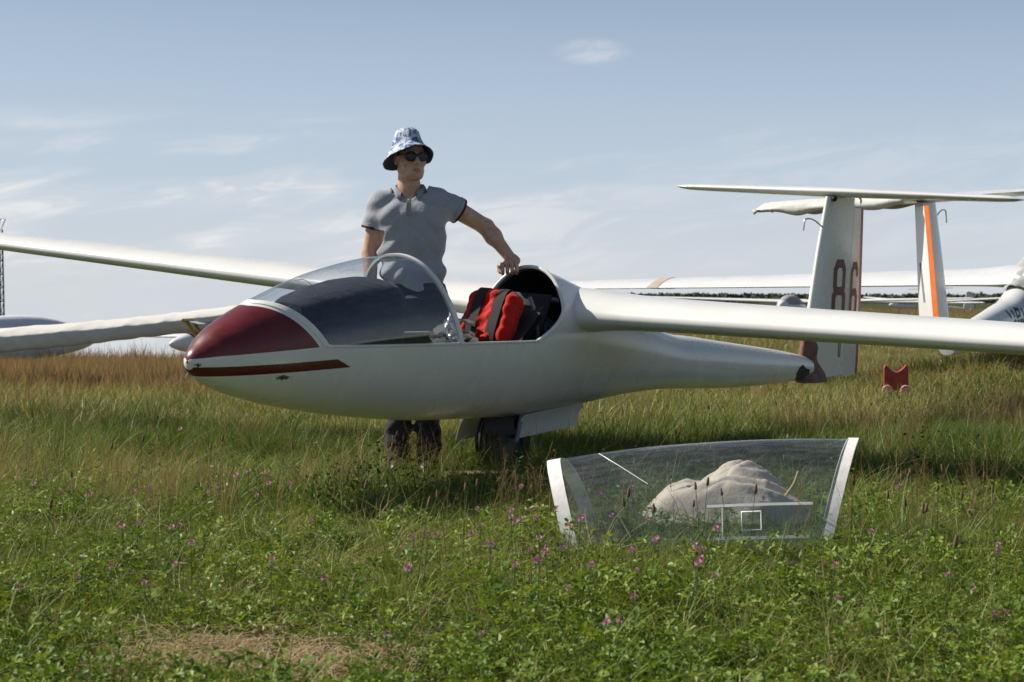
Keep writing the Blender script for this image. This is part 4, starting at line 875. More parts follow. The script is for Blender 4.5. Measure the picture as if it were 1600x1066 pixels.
# ------------------------------------------------------------------ detached wing wrapped in canvas, resting on a trestle, on the left
def wrapped_wing():
    A0 = np.array([-9.6, 15.6, .09]); A1 = np.array([-2.35, 20.3, .90]); D = A1 - A0; Lw = np.linalg.norm(D); D /= Lw
    side = np.cross(D, (0, 0, 1.0)); side /= np.linalg.norm(side); up = np.cross(side, D)       # side points towards the camera
    n_ = 220; rings = []; tilt = rad(13)
    for k, q in enumerate(np.linspace(0, Lw, n_)):
        f = q / Lw; ch = .80 - .30 * f; th = .20 - .06 * f
        sec = np.array([(-.50, .02), (-.35, .22), (-.1, .42), (.15, .52), (.32, .52), (.40, .49), (.435, .46), (.455, .40), (.475, .20), (.49, -.05), (.48, -.30), (.45, -.46), (.38, -.54), (.2, -.56), (-.1, -.42), (-.35, -.16), (-.5, -.05)])
        sec = np.vstack([sec[:-1] + (sec[1:] - sec[:-1]) * u_ for u_ in (0, .5)]).reshape(2, -1, 2).transpose(1, 0, 2).reshape(-1, 2)
        x = sec[:, 0] * ch; y = sec[:, 1] * th; up_ = sec[:, 1] > .0
        rg_ = lambda a_: (1 - np.abs(np.sin(a_))) ** 3
        y = y + np.where(up_, .010 * rg_(q * 6.5 + x * 5.5 + 1.5 * np.sin(q * 1.7)) + .005 * rg_(q * 15 + x * 9 + np.sin(q * 5)), -.012 * np.abs(np.sin(q * 1.3 + 1)) - .004 * np.sin(q * 19)); x = x + .004 * np.sin(q * 31 + y * 30) * (sec[:, 0] > .4)
        xx = x * np.cos(tilt) + y * np.sin(tilt); yy = -x * np.sin(tilt) + y * np.cos(tilt)
        rings.append(A0 + D * q + side * xx[:, None] + up * (yy[:, None] - .02 * np.sin(q * 1.2)))
    o = MB().loft(rings).obj('wrapped_wing', m_cloth('weathered grey white canvas', (.62, .61, .57), .9, .12, 5, 500, .3), sharp=55); tag(o, 'detached glider wing wrapped in pale canvas, resting on the yellow trestle at left', 'glider wing')
wrapped_wing()
def trestle():
    e = empty('trestle', (-3.30, 18.75, -.06), 'yellow X-shaped steel trestle under the canvas wrapped wing', 'trestle')
    My = simple('chipped yellow paint', (.42, .25, .035), .5, var=.3, scale=30); Ms = simple('bare grey tube', (.30, .29, .27), .45, .5)
    for dy in (-.16, .22):
        MB().tube([(-.19, dy, .80), (.32, dy, .03)], .019, 8).obj('leg', My, e); MB().tube([(.15, dy + .03, .76), (-.30, dy + .03, .0)], .015, 8).obj('leg', Ms, e)
    MB().tube([(-.19, -.3, .80), (-.19, .3, .80)], .02, 8).obj('cross_bar', My, e); MB().tube([(.15, -.3, .765), (.15, .3, .765)], .02, 8).obj('cross_bar', My, e)
    MB().tube([(-.27, -.26, .0), (-.27, .3, .0)], .012, 8).obj('foot_bar', Ms, e)
    mb = MB(); s = np.linspace(-.20, .16, 8); mb.grid(np.array([np.stack([s, 0 * s - .2, .81 - .14 * (s + .2) ** 0 * np.sin((s + .2) / .36 * np.pi) * .35], 1), np.stack([s, 0 * s + .25, .81 - .14 * np.sin((s + .2) / .36 * np.pi) * .35], 1)])); mb.obj('sling', M_cover_d, e)
trestle()

# ------------------------------------------------------------------ red saddle trestle in the grass behind the tail
def saddle():
    x0, y0 = 3.60, 16.3; e = empty('saddle_block', (x0, y0, -.03), 'small red notched saddle block standing in the grass right of the rudder', 'saddle block')
    e.rotation_euler = (0, 0, rad(-8)); e.scale = (.88, .88, .94); Mr = simple('faded red paint', (.25, .030, .018), .6, var=.3, scale=18, bumps=.3); xs = np.linspace(-.125, .125, 15)
    top = .33 + .075 * np.clip(np.abs(xs) / .105, 0, 1) ** 1.8; top[0] -= .03; top[-1] -= .03; bot = np.full(15, .15); mb = MB()
    P = np.array([[(x, y, z) for x, z in zip(xs, zz)] for y, zz in ((-.09, bot), (-.09, top), (.09, top), (.09, bot))]); mb.grid(P, close_u=True)
    for j, fl in ((0, False), (-1, True)): mb.add(P[:, j], [(0, 1, 2, 3)])
    mb.obj('saddle', Mr, e, sharp=40)
    for sx in (-1, 1):
        a = np.linspace(0, 2 * np.pi, 20, endpoint=False); mb = MB(); mb.grid(np.array([np.stack([sx * .095 + r * np.cos(a), np.full(20, y), .15 + r * np.sin(a)], 1) for y, r in ((-.14, .0), (-.14, .05), (-.13, .058), (-.105, .058), (-.10, .05), (-.10, .0))]), close_v=True)
        mb.obj('roller', simple('pale pink plastic', (.45, .22, .18), .6), e, sharp=40)
        MB().box((sx * .10, .0, .07), (.03, .14, .18)).obj('leg', Mr, e)
saddle()

# ------------------------------------------------------------------ loose rear canopy standing in the grass, cloth bag behind it
RC = pose(rad(169.5), rad(2.3), 0.0)            # nose end to the right
def pc(P): return P
CF = lambda w: 1.395 + .130 * np.abs(2 * w - 1) ** 1.5
CR = lambda w: 2.560 - .115 * np.abs(2 * w - 1) ** 1.4
# local point (1.98, ., sill) goes to the middle of the canopy's foot
ROOTC = np.array([.735, 6.60, -.008]) - RC @ np.array([1.975, 0, .05])
CN = empty('canopy_piece', tuple(ROOTC), 'removed clear canopy with white end frames standing in the grass in front', 'canopy', None, RC)
def cpart(mb, name, m, par=CN, **k): return mb.obj(name, m, par, **k)
gl = cpart(MB().grid(patch(CF, CR, 34, .0)), 'pane', M_glass2)
def strip2(sf, d0, d1, g0=-.004, g1=.004): return strip(sf, d0, d1, g0, g1)
M_fr2 = simple('scuffed white frame', (.74, .72, .70), .45, var=.12, scale=30, bumps=.2)
cpart(strip2(CF, -.010, .026), 'front_frame', M_fr2, sharp=40); cpart(strip2(CR, -.044, .008), 'rear_frame', M_fr2, sharp=40)
for wv_ in (.0, 1.0):
    ss = np.linspace(CF(0.) + .01, CR(0.) - .01, 30); q = upper(ss, np.full(30, wv_)); cpart(MB().tube(q, .008, 6), 'side_frame', M_fr2)
# sliding vent window on the side towards us (starboard = w near 1)
Mclr = simple('clear white acrylic edge', (.70, .72, .72), .25)
for w0, sa, sb in ((.845, 1.56, 1.94), (.935, 1.575, 1.92)):
    ss = np.linspace(sa, sb, 24); q = [upper(ss, np.full(24, w0 + dw), g) for dw, g in ((-.004, .001), (-.004, .008), (.004, .008), (.004, .001))]; cpart(MB().grid(np.array(q), close_u=True), 'window_rail', Mclr, gl, sharp=40)
def wline(pts, r, name): 
    q = np.array([upper(np.array([s]), np.array([w]), .006)[0] for s, w in pts]); cpart(MB().tube(q, r, 5), name, Mclr, gl)
wline([(1.745, .865), (1.815, .865), (1.815, .915), (1.745, .915), (1.745, .865)], .004, 'vent_frame'); wline([(1.885, .85), (1.885, .93)], .0025, 'window_edge')
wline([(2.36, .55), (2.28, .66), (2.16, .76)], .0018, 'scratch_crack')
def bag():
    nx, ny = 120, 76; U, V_ = np.meshgrid(np.linspace(-1, 1, nx), np.linspace(-1, 1, ny), indexing='ij'); X, Y = U * .36, V_ * .24
    ga = lambda cx, cy, sx, sy, h, rot=0.0: h * np.exp(-((((X - cx) * np.cos(rot) + (Y - cy) * np.sin(rot)) / sx) ** 2 + ((-(X - cx) * np.sin(rot) + (Y - cy) * np.cos(rot)) / sy) ** 2))
    gp = lambda cx, cy, sx, sy, h, rot=0.0, p=3.0: h * np.exp(-(np.abs(((X - cx) * np.cos(rot) + (Y - cy) * np.sin(rot)) / sx) ** p + np.abs((-(X - cx) * np.sin(rot) + (Y - cy) * np.cos(rot)) / sy) ** 2))
    z = np.maximum(gp(.08, .05, .19, .13, .155, .0, 2.2), gp(-.05, .0, .24, .13, .095, .05, 2.6)) + gp(-.22, -.03, .06, .07, .025) + gp(.0, -.13, .26, .07, .05)
    wx = X + .06 * (fbm(X, Y, 6, 3) - .5); wy = Y + .07 * (fbm(X, Y, 5, 5) - .5)
    rd = lambda a_, b_, sc_, o_: 1 - np.abs(2 * vnoise(a_, b_, sc_, o_) - 1)
    f1 = rd(wx * .28 + wy * .1, wy * 1.7 - wx * .55, 12, 2); f2 = rd(wx * .3 - wy * .2, wy * 1.9 + wx * .35, 21, 6); f3 = rd(wx * .6, wy * 1.4, 42, 8)
    z = z + (.034 * (f1 ** 3 - .25) + .014 * (f2 ** 3 - .25) + .002 * f3) * np.clip(z / .07, .15, 1)
    rim_ = np.hypot(U * (1 + .12 * np.sin(5 * np.arctan2(V_, U))), V_ * (1 + .1 * np.sin(3 * np.arctan2(V_, U) + 1))); z = z * sstep(1.05, .72, rim_) - .05 * sstep(.80, 1.0, rim_)
    P = np.stack([X * (1 - .1 * f2), Y + .02 * (f1 - .5), z], 2); P[..., :2] *= np.minimum(1, .98 / np.maximum(rim_, 1e-3))[..., None] ** .8
    o = MB().grid(P).obj('cloth_bag', m_cloth('beige cotton cloth', (.68, .54, .39), .9, .08, 7, 600, .3), loc=(.88, 7.15, .10)); tag(o, 'crumpled beige cloth bag lying behind the removed canopy', 'bag')
    o.modifiers.new('thickness', 'SOLIDIFY').thickness = .012; md = o.modifiers.new('smooth', 'SUBSURF'); md.levels = md.render_levels = 1
    MB().tube(bez([(.23, -.05, .04), (.27, -.07, .10), (.29, -.07, .155)], 8), .007, 6).obj('toggle', simple('yellow cord', (.5, .35, .1), .6), o)
bag()
# timber board on the ground by the wheel
o = MB().box((0, 0, .02), (.62, .17, .04)).obj('wooden_board', simple('weathered timber', (.26, .17, .10), .85, var=.35, scale=16, bumps=.5), loc=(-.05, 9.05, .02), smooth=False); o.rotation_euler = (0, 0, rad(12)); tag(o, 'weathered timber board lying on the ground at the main wheel', 'board')

# ------------------------------------------------------------------ lattice mast at the far left
def mast():
    x, y = -32.62, 110.0; z0 = float(terrain(x, y)); e = empty('lattice_mast', (x, y, z0), 'dark lattice mast rising at the left edge behind the white wing', 'mast'); M_m = simple('dark painted steel', (.03, .035, .045), .5)
    H = 9.2; w = lambda z: .42 - .10 * z / H
    for sx, sy in ((-1, -1), (1, -1), (1, 1), (-1, 1)): MB().tube([(sx * w(0), sy * w(0), 0), (sx * w(H), sy * w(H), H)], .05, 6).obj('leg', M_m, e)
    for k in range(11):
        z = .4 + k * .85; b_ = MB()
        for (ax, ay), (bx, by) in (((-1, -1), (1, -1)), ((1, -1), (1, 1)), ((1, 1), (-1, 1)), ((-1, 1), (-1, -1))):
            b_.tube([(ax * w(z), ay * w(z), z), (bx * w(z), by * w(z), z)], .035, 5)
            if k < 10: b_.tube([(ax * w(z), ay * w(z), z), (bx * w(z + .85), by * w(z + .85), z + .85)], .025, 5)
        b_.obj('brace', M_m, e)
    MB().loft([[(np.cos(t) * r, np.sin(t) * r, z) for t in np.linspace(0, 2 * np.pi, 8, endpoint=False)] for z, r in ((2.9, .45), (3.0, .75), (3.45, .72), (3.7, .5))]).obj('equipment_box', M_m, e, sharp=30)
    b_ = MB()
    for t in np.linspace(0, 2 * np.pi, 8, endpoint=False): b_.tube([(np.cos(t) * .35, np.sin(t) * .35, H), (np.cos(t) * .62, np.sin(t) * .62, H + .62)], .02, 5)
    b_.tube([(np.cos(t) * .62, np.sin(t) * .62, H + .62) for t in np.linspace(0, 2 * np.pi, 16, endpoint=False)], .02, 5, closed=True); b_.obj('basket', M_metal, e)
mast()

# ------------------------------------------------------------------ wood on the horizon
def wood():
    V, F = [], []; nq = 26000; r = rng.uniform(620, 700, nq); az = rng.uniform(.03, .62, nq); lob = fbm(az * 260, r * .05, 1, 3); hmax = 1.9 + 1.7 * lob + .5 * vnoise(az * 1100, 0 * az, 1, 8)
    hmax *= sstep(.03, .06, az); z = hmax * rng.random(nq) ** .6; sz = rng.uniform(.55, 1.0, nq); P = np.stack([r * np.sin(az), r * np.cos(az), z + terrain(r * np.sin(az), r * np.cos(az))], 1)
    d = rng.normal(size=(nq, 3)); d /= np.linalg.norm(d, axis=1)[:, None]; e = np.cross(d, rng.normal(size=(nq, 3))); e /= np.linalg.norm(e, axis=1)[:, None]
    q = np.stack([P - d * sz[:, None], P + e * sz[:, None] * .6, P + d * sz[:, None], P - e * sz[:, None] * .6], 1).reshape(-1, 3)
    o = mesh_obj('wood', q, np.arange(nq * 4).reshape(-1, 4), simple('dark far foliage', (.045, .065, .030), .9, var=.3, scale=.4), smooth=False); o['kind'] = 'stuff'
    tag(o, 'dark green wood along the far right horizon', 'wood')
wood()


# ------------------------------------------------------------------ meadow: many small plants scattered on the ground
PROTO = bpy.data.collections.new('plant shapes')             # never linked to the scene: only instanced
def leaf_mat(name, stops, trans=.28, rough=.5, spec=.3):
    m, n, L, b = new_mat(name); oi = n.new('ShaderNodeObjectInfo'); at = n.new('ShaderNodeAttribute'); at.attribute_name = 'tone'; at.attribute_type = 'INSTANCER'
    tc = n.new('ShaderNodeTexCoord'); f = noise(n, L, tc.outputs['Object'], 30, 3)
    q = mth(n, L, 'ADD', mth(n, L, 'MULTIPLY', oi.outputs['Random'], .45), mth(n, L, 'ADD', mth(n, L, 'MULTIPLY', f, .25), mth(n, L, 'MULTIPLY', at.outputs['Fac'], .6)), True)
    c = ramp(n, L, q, stops); L.new(c, b.inputs['Base Color']); b.inputs['Roughness'].default_value = rough; b.inputs['Specular IOR Level'].default_value = spec
    tr = n.new('ShaderNodeBsdfTranslucent'); L.new(mixc(n, L, 1.0, c, (1.25, 1.2, .7), 'MULTIPLY'), tr.inputs[0]); mx = n.new('ShaderNodeMixShader'); mx.inputs[0].default_value = trans
    L.new(b.outputs[0], mx.inputs[1]); L.new(tr.outputs[0], mx.inputs[2]); L.new(mx.outputs[0], n['Material Output'].inputs[0]); return m
M_grass = leaf_mat('meadow grass', [(.1, (.060, .105, .016)), (.45, (.125, .185, .030)), (.75, (.21, .245, .055)), (1.0, (.36, .325, .14))])
M_clover = leaf_mat('clover leaf', [(.1, (.055, .115, .014)), (.45, (.14, .22, .024)), (.8, (.24, .30, .038)), (1.0, (.33, .34, .08))], .3, .5)
M_straw = leaf_mat('dry straw', [(.1, (.24, .18, .09)), (.5, (.38, .30, .17)), (1.0, (.52, .43, .27))], .3, .7, .2)
M_hair = leaf_mat('reddish hair grass', [(.1, (.17, .105, .062)), (.5, (.26, .175, .110)), (1.0, (.36, .265, .17))], .45, .8, .1)
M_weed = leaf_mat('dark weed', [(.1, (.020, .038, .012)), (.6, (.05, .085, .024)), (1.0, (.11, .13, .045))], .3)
M_seed = leaf_mat('brown seed head', [(.1, (.07, .04, .022)), (.6, (.15, .09, .05)), (1.0, (.24, .16, .09))], .15, .9, .1)
M_pink = leaf_mat('clover blossom', [(.1, (.33, .11, .20)), (.5, (.46, .19, .30)), (1.0, (.56, .32, .38))], .3, .7, .1)
def blades(n_, hmin, hmax, wd_, spread, lean, seg=3, curl=.4, r_=None):
    r_ = r_ or rng; V, F = [], []; 
    for _ in range(n_):
        a = r_.uniform(0, 2 * np.pi); rr = spread * np.sqrt(r_.random()); p = np.array([rr * np.cos(a), rr * np.sin(a), -.01]); h = r_.uniform(hmin, hmax); la = a + r_.normal(0, .8); ln = abs(r_.normal(lean, lean * .5))
        d = np.array([np.cos(la), np.sin(la), 0]); wa = r_.uniform(0, np.pi); wv = np.array([np.cos(wa), np.sin(wa), 0]) * wd_ * r_.uniform(.7, 1.3) * .5; b0 = len(V)
        for k in range(seg + 1):
            t = k / seg; c = p + np.array([0, 0, 1.0]) * h * (t - curl * ln * t * t) + d * h * ln * (t * .5 + t * t * .7); w = wv * (1 - t ** 1.6)
            if k < seg: V += [c - w, c + w]
            else: V += [c]
        for k in range(seg - 1): q = b0 + 2 * k; F.append((q, q + 1, q + 3, q + 2))
        q = b0 + 2 * (seg - 1); F.append((q, q + 1, q + 2))
    return np.array(V), F
def proto(coll, name, parts):
    V, F, M, mats, nn = [], [], [], [], 0
    for v, f, m in parts:
        if m not in mats: mats.append(m)
        V.append(v); F += [tuple(i + nn for i in q) for q in f]; M += [mats.index(m)] * len(f); nn += len(v)
    me = bpy.data.meshes.new(name); me.from_pydata(np.vstack(V).tolist(), [], F); [me.materials.append(m) for m in mats]; me.polygons.foreach_set('material_index', np.array(M, np.int32)); me.update()
    o = bpy.data.objects.new(name, me); coll.objects.link(o); return o
def coll(name): c = bpy.data.collections.new(name); return c
def clover_clump(n_, spread, hlo, hhi, ls):
    V, F, SV, SF = [], [], [], []
    for _ in range(n_):
        a = rng.uniform(0, 2 * np.pi); r = spread * np.sqrt(rng.random()); h = rng.uniform(hlo, hhi); c = np.array([r * np.cos(a), r * np.sin(a), h]); nrm = np.array([rng.normal(0, .38), rng.normal(0, .38), 1]); nrm /= np.linalg.norm(nrm)
        u = np.cross(nrm, (np.cos(a + 1), np.sin(a + 1), 0)); u /= np.linalg.norm(u); w = np.cross(nrm, u); sz = ls * rng.uniform(.7, 1.25); ph = rng.uniform(0, 6.28)
        for k in range(3):
            t = ph + k * 2.094; d = u * np.cos(t) + w * np.sin(t); s = np.cross(nrm, d); b = len(V); up = nrm * sz * .18
            V += [c, c + d * sz * .45 - s * sz * .36 + up, c + d * sz * .95 - s * sz * .26 + up * .8, c + d * sz * 1.05, c + d * sz * .95 + s * sz * .26 + up * .8, c + d * sz * .45 + s * sz * .36 + up, c + d * sz * .55]
            F += [(b, b + 1, b + 6), (b + 1, b + 2, b + 6), (b + 2, b + 3, b + 6), (b + 3, b + 4, b + 6), (b + 4, b + 5, b + 6), (b + 5, b, b + 6)]
        b = len(SV); q = np.array([r * .5 * np.cos(a), r * .5 * np.sin(a), -.01]); SV += [q - u * .0012, q + u * .0012, c + u * .0009, c - u * .0009]; SF.append((b, b + 1, b + 2, b + 3))
    return (np.array(V), F, M_clover), (np.array(SV), SF, M_grass)
def panicle(n_, h0, h1):
    V, F, SV, SF = [], [], [], []
    for _ in range(n_):
        a = rng.uniform(0, 2 * np.pi); ln = abs(rng.normal(.22, .12)); h = rng.uniform(h0, h1); d = np.array([np.cos(a), np.sin(a), 0]); p0 = np.array([*rng.normal(0, .03, 2), -.01]); P = lambda t: p0 + np.array([0, 0, h * t * (1 - .25 * ln * t)]) + d * h * ln * t * t
        w = np.array([-d[1], d[0], 0]) * .0009
        for k in range(3):
            b = len(SV); A, B_ = P(k / 3), P((k + 1) / 3); SV += [A - w, A + w, B_ + w, B_ - w]; SF.append((b, b + 1, b + 2, b + 3))
        for k in range(16):
            t = rng.uniform(.62, 1.0); c = P(t); o_ = rng.normal(0, 1, 3) * np.array([.020, .020, .010]) * (1.15 - t) * 2.2; e_ = c + o_; b = len(V); x = rng.normal(0, 1, 3); x /= np.linalg.norm(x); s = .0042
            V += [e_ - x * s, e_ + np.cross(x, (0, 0, 1)) * s * .6, e_ + x * s]; F.append((b, b + 1, b + 2)); b = len(V); V += [c, e_ + (0.0005, 0, 0), e_ + (0, .0005, .0005)]; F.append((b, b + 1, b + 2))
    return (np.array(V), F, M_hair), (np.array(SV), SF, M_hair)
KC = coll('clover clumps'); [proto(KC, 'clover_clump', clover_clump(9, .075, .02, .075, .0135)) for _ in range(4)]; [proto(KC, 'clover_clump', clover_clump(12, .10, .035, .12, .016)) for _ in range(2)]
KG = coll('grass tufts'); [proto(KG, 'grass_tuft', [(*blades(22, .05, .14, .0040, .055, .95), M_grass)]) for _ in range(4)]; [proto(KG, 'grass_tuft', [(*blades(20, .08, .20, .0036, .05, .95, 4), M_grass)]) for _ in range(3)]
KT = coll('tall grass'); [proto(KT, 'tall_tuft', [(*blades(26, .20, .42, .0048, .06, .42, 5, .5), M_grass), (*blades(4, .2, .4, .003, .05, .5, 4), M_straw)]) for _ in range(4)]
KD = coll('dry grass'); [proto(KD, 'dry_tuft', [(*blades(18, .06, .20, .0022, .07, 1.15, 4, .6), M_straw), (*blades(6, .06, .16, .003, .05, .5), M_grass)]) for _ in range(4)]
KH = coll('hair grass'); [proto(KH, 'hair_tuft', panicle(7, .22, .40)) for _ in range(4)]
def litter():
    V, F = [], []
    for _ in range(26):
        a = rng.uniform(0, np.pi); c = np.array([*rng.normal(0, .07, 2), rng.uniform(.0, .03)]); l = rng.uniform(.04, .14); d = np.array([np.cos(a), np.sin(a), rng.normal(0, .12)]); w = np.array([-d[1], d[0], 0]) * .0013; b = len(V)
        m_ = c + np.array([*rng.normal(0, .008, 2), .008]); V += [c - d * l / 2 - w, c - d * l / 2 + w, m_ + w, m_ - w, c + d * l / 2 + w, c + d * l / 2 - w]; F += [(b, b + 1, b + 2, b + 3), (b + 3, b + 2, b + 4, b + 5)]
    return (np.array(V), F, M_straw)
KL = coll('straw litter'); [proto(KL, 'litter', [litter()]) for _ in range(4)]
def weed():
    V, F = [], []; SV, SF = blades(3, .18, .30, .004, .02, .25, 4)
    for _ in range(46):
        t = rng.uniform(.1, 1); a = rng.uniform(0, 6.28); c = np.array([*rng.normal(0, .025 + .03 * t, 2), .27 * t]); d = np.array([np.cos(a), np.sin(a), rng.normal(.2, .4)]); s = np.array([-d[1], d[0], rng.normal(0, .3)]); l = rng.uniform(.018, .04) * (1.1 - .5 * t); b = len(V)
        V += [c, c + d * l * .5 + s * l * .24, c + d * l, c + d * l * .5 - s * l * .24]; F.append((b, b + 1, b + 2, b + 3))
    return (np.array(V), F, M_weed), (SV, SF, M_weed)
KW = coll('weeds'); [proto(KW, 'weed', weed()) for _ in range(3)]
def rosette():
    V, F = [], []
    for k in range(9):
        a = k * 2.4 + rng.normal(0, .2); l = rng.uniform(.05, .10); w = l * rng.uniform(.16, .24); d = np.array([np.cos(a), np.sin(a), 0]); s = np.array([-d[1], d[0], 0]); up = rng.uniform(.35, 1.1); b = len(V); q = lambda t: d * l * t + np.array([0, 0, l * up * (t - .55 * t * t)])
        V += [q(0), q(.35) - s * w * .8, q(.35) + s * w * .8, q(.7) - s * w, q(.7) + s * w, q(1)]; F += [(b, b + 1, b + 2), (b + 1, b + 3, b + 4, b + 2), (b + 3, b + 5, b + 4)]
    return np.array(V), F, M_clover
KP = coll('rosettes'); [proto(KP, 'rosette', [rosette()]) for _ in range(4)]
KF = coll('far tufts'); [proto(KF, 'far_tuft', [(*blades(40, .12, .34, .012, .30, .35, 2), M_grass), (*blades(14, .18, .38, .006, .30, .35, 2), M_straw)]) for _ in range(3)]
KR = coll('far hair grass'); [proto(KR, 'far_hair_tuft', [(*blades(46, .18, .38, .008, .30, .30, 2), M_hair), (*blades(14, .12, .26, .010, .30, .35, 2), M_grass)]) for _ in range(3)]

def scatter_group():
    ng = bpy.data.node_groups.new('scatter plants', 'GeometryNodeTree'); ng.interface.new_socket('Geometry', in_out='INPUT', socket_type='NodeSocketGeometry'); ng.interface.new_socket('Plants', in_out='INPUT', socket_type='NodeSocketCollection'); ng.interface.new_socket('Geometry', in_out='OUTPUT', socket_type='NodeSocketGeometry')
    n, L = ng.nodes, ng.links; gi, go = n.new('NodeGroupInput'), n.new('NodeGroupOutput'); ci = n.new('GeometryNodeCollectionInfo'); ci.inputs['Separate Children'].default_value = True; ci.inputs['Reset Children'].default_value = True; L.new(gi.outputs[1], ci.inputs[0])
    ip = n.new('GeometryNodeInstanceOnPoints'); L.new(gi.outputs[0], ip.inputs['Points']); L.new(ci.outputs[0], ip.inputs['Instance']); ip.inputs['Pick Instance'].default_value = True
    def at(name, t): a = n.new('GeometryNodeInputNamedAttribute'); a.data_type = t; a.inputs[0].default_value = name; return a.outputs[0]
    L.new(at('pick', 'INT'), ip.inputs['Instance Index']); er = n.new('FunctionNodeEulerToRotation'); L.new(at('rot', 'FLOAT_VECTOR'), er.inputs[0]); L.new(er.outputs[0], ip.inputs['Rotation']); L.new(at('size', 'FLOAT_VECTOR'), ip.inputs['Scale']); L.new(ip.outputs[0], go.inputs[0]); return ng
NG = scatter_group()
def scatter(name, x, y, cl, label, cat, size=(.8, 1.25), tone=None, tilt=.12, hs=None, fixed=None):
    n_ = len(x); me = bpy.data.meshes.new(name); P = np.stack([x, y, terrain(x, y)], 1).astype(np.float32); me.vertices.add(n_); me.vertices.foreach_set('co', P.ravel())
    def att(nm, t, v, key='value'): a = me.attributes.new(nm, t, 'POINT'); a.data.foreach_set(key, v)
    att('pick', 'INT', rng.integers(0, len(cl.objects), n_).astype(np.int32)); att('rot', 'FLOAT_VECTOR', np.stack([rng.normal(0, tilt, n_), rng.normal(0, tilt, n_), rng.uniform(0, 6.283, n_)], 1).astype(np.float32).ravel(), 'vector')
    s = rng.uniform(*size, n_) if not isinstance(size, np.ndarray) else size; h = s * (rng.uniform(.8, 1.2, n_) if hs is None else hs); att('size', 'FLOAT_VECTOR', np.stack([s, s, h], 1).astype(np.float32).ravel(), 'vector')
    att('tone', 'FLOAT', (np.zeros(n_) if tone is None else tone).astype(np.float32)); o = bpy.data.objects.new(name, me); C.objects.link(o); md = o.modifiers.new('plants', 'NODES'); md.node_group = NG; md[NG.interface.items_tree['Plants'].identifier] = cl
    tag(o, label, cat, kind='stuff'); return o
def area_pts(d0, d1, dens, mrg=1.2, wfun=None):                # uniform points over the part of the meadow a camera here could see
    k = .32; n_ = int(dens * ((k * (d1 ** 2 - d0 ** 2)) + 2 * mrg * (d1 - d0))); y = np.sqrt(rng.uniform(d0 ** 2, d1 ** 2, n_)) if d1 > 9 else rng.uniform(d0, d1, n_); w = k * y + mrg; x = rng.uniform(-1, 1, n_) * w
    if d1 <= 9: kp = rng.random(n_) < w / w.max(); x, y = x[kp], y[kp]
    if wfun is not None: kp = rng.random(len(x)) < wfun(x, y); x, y = x[kp], y[kp]
    return x, y
def blob(x, y, cx, cy, rx, ry, soft=.5): return 1 - sstep(1 - soft, 1 + soft, np.hypot((x - cx) / rx, (y - cy) / ry) + .35 * (fbm(x, y, 2.3, 7) - .5))
def clear(x, y):                                               # trodden ground under the wheel, the person's feet and the canopy's foot
    c = np.maximum(blob(x, y, -.05, 9.1, .45, .40), blob(x, y, -.52, 9.0, .32, .45)); return 1 - .45 * c
straw_patch = lambda x, y: np.maximum.reduce([blob(x, y, -.80, 4.52, .25, .30), blob(x, y, -.45, 4.45, .17, .22), blob(x, y, -1.75, 5.45, .16, .14), .8 * blob(x, y, .15, 5.15, .12, .10), .6 * blob(x, y, 1.35, 4.9, .2, .12)])
lush = lambda x, y: np.clip(sstep(7.2, 5.6, y + .9 * (fbm(x, y, .9, 2) - .5) + .12 * np.abs(x)) , 0, 1)
redp = lambda x, y: np.maximum.reduce([.55 * sstep(.62, .76, fbm(x, y, .8, 9)) * sstep(5.8, 7.2, y), .6 * blob(x, y, -2.6, 8.3, .25, .6), .35 * blob(x, y, -1.75, 8.2, .3, .4), .5 * blob(x, y, -.75, 8.0, .25, .3), .9 * blob(x, y, 2.15, 11.6, .45, .8), .9 * blob(x, y, 3.7, 12.2, .6, 1.3), .6 * blob(x, y, 1.85, 6.9, .35, .4), .5 * blob(x, y, .15, 7.1, .2, .25)])
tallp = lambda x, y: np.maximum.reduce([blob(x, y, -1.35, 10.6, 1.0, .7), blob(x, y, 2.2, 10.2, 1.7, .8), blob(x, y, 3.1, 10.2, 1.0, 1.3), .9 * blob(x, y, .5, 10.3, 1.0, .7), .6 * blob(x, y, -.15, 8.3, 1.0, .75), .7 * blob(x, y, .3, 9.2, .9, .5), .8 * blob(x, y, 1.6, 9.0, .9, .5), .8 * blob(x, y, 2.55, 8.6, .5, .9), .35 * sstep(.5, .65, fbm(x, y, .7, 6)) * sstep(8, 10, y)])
x, y = area_pts(2.6, 8.6, 330, wfun=lambda x, y: (.10 + .90 * np.maximum(lush(x, y), np.maximum(.8 * sstep(.50, .60, fbm(x, y, 1.3, 4)) * sstep(9, 7, y), blob(x, y, .75, 6.15, .9, .22)))) * (.30 + .70 * sstep(.40, .54, fbm(x, y, 2.6, 11))) * (1 - .93 * straw_patch(x, y)) * clear(x, y) * (1 - .5 * redp(x, y)))
scatter('clover_leaves', x, y, KC, 'low green clover leaves covering the foreground of the meadow', 'clover', size=(.75, 1.25), tone=.35 * fbm(x, y, 1.1, 5) + .25 * (rng.random(len(x)) < .12))
x, y = area_pts(2.6, 12.5, 300, wfun=lambda x, y: (1 - .9 * straw_patch(x, y)) * clear(x, y) * (.55 + .45 * sstep(4.5, 7.0, y)))
scatter('short_grass', x, y, KG, 'short green grass growing through the whole near meadow', 'grass', size=(.65, 1.2), tone=.75 * fbm(x, y, .8, 6) + .1, tilt=.28)
x, y = area_pts(3.0, 13, 150, wfun=lambda x, y: np.clip(.07 + .40 * sstep(.50, .66, fbm(x, y, .75, 8)) * sstep(5.0, 6.8, y) + .4 * redp(x, y), 0, 1) * clear(x, y) * (1 - .8 * straw_patch(x, y)))
scatter('dry_grass', x, y, KD, 'thin dry straw coloured grass leaning among the green', 'dry grass', size=(.7, 1.25), tone=.5 * rng.random(len(x)), tilt=.4)
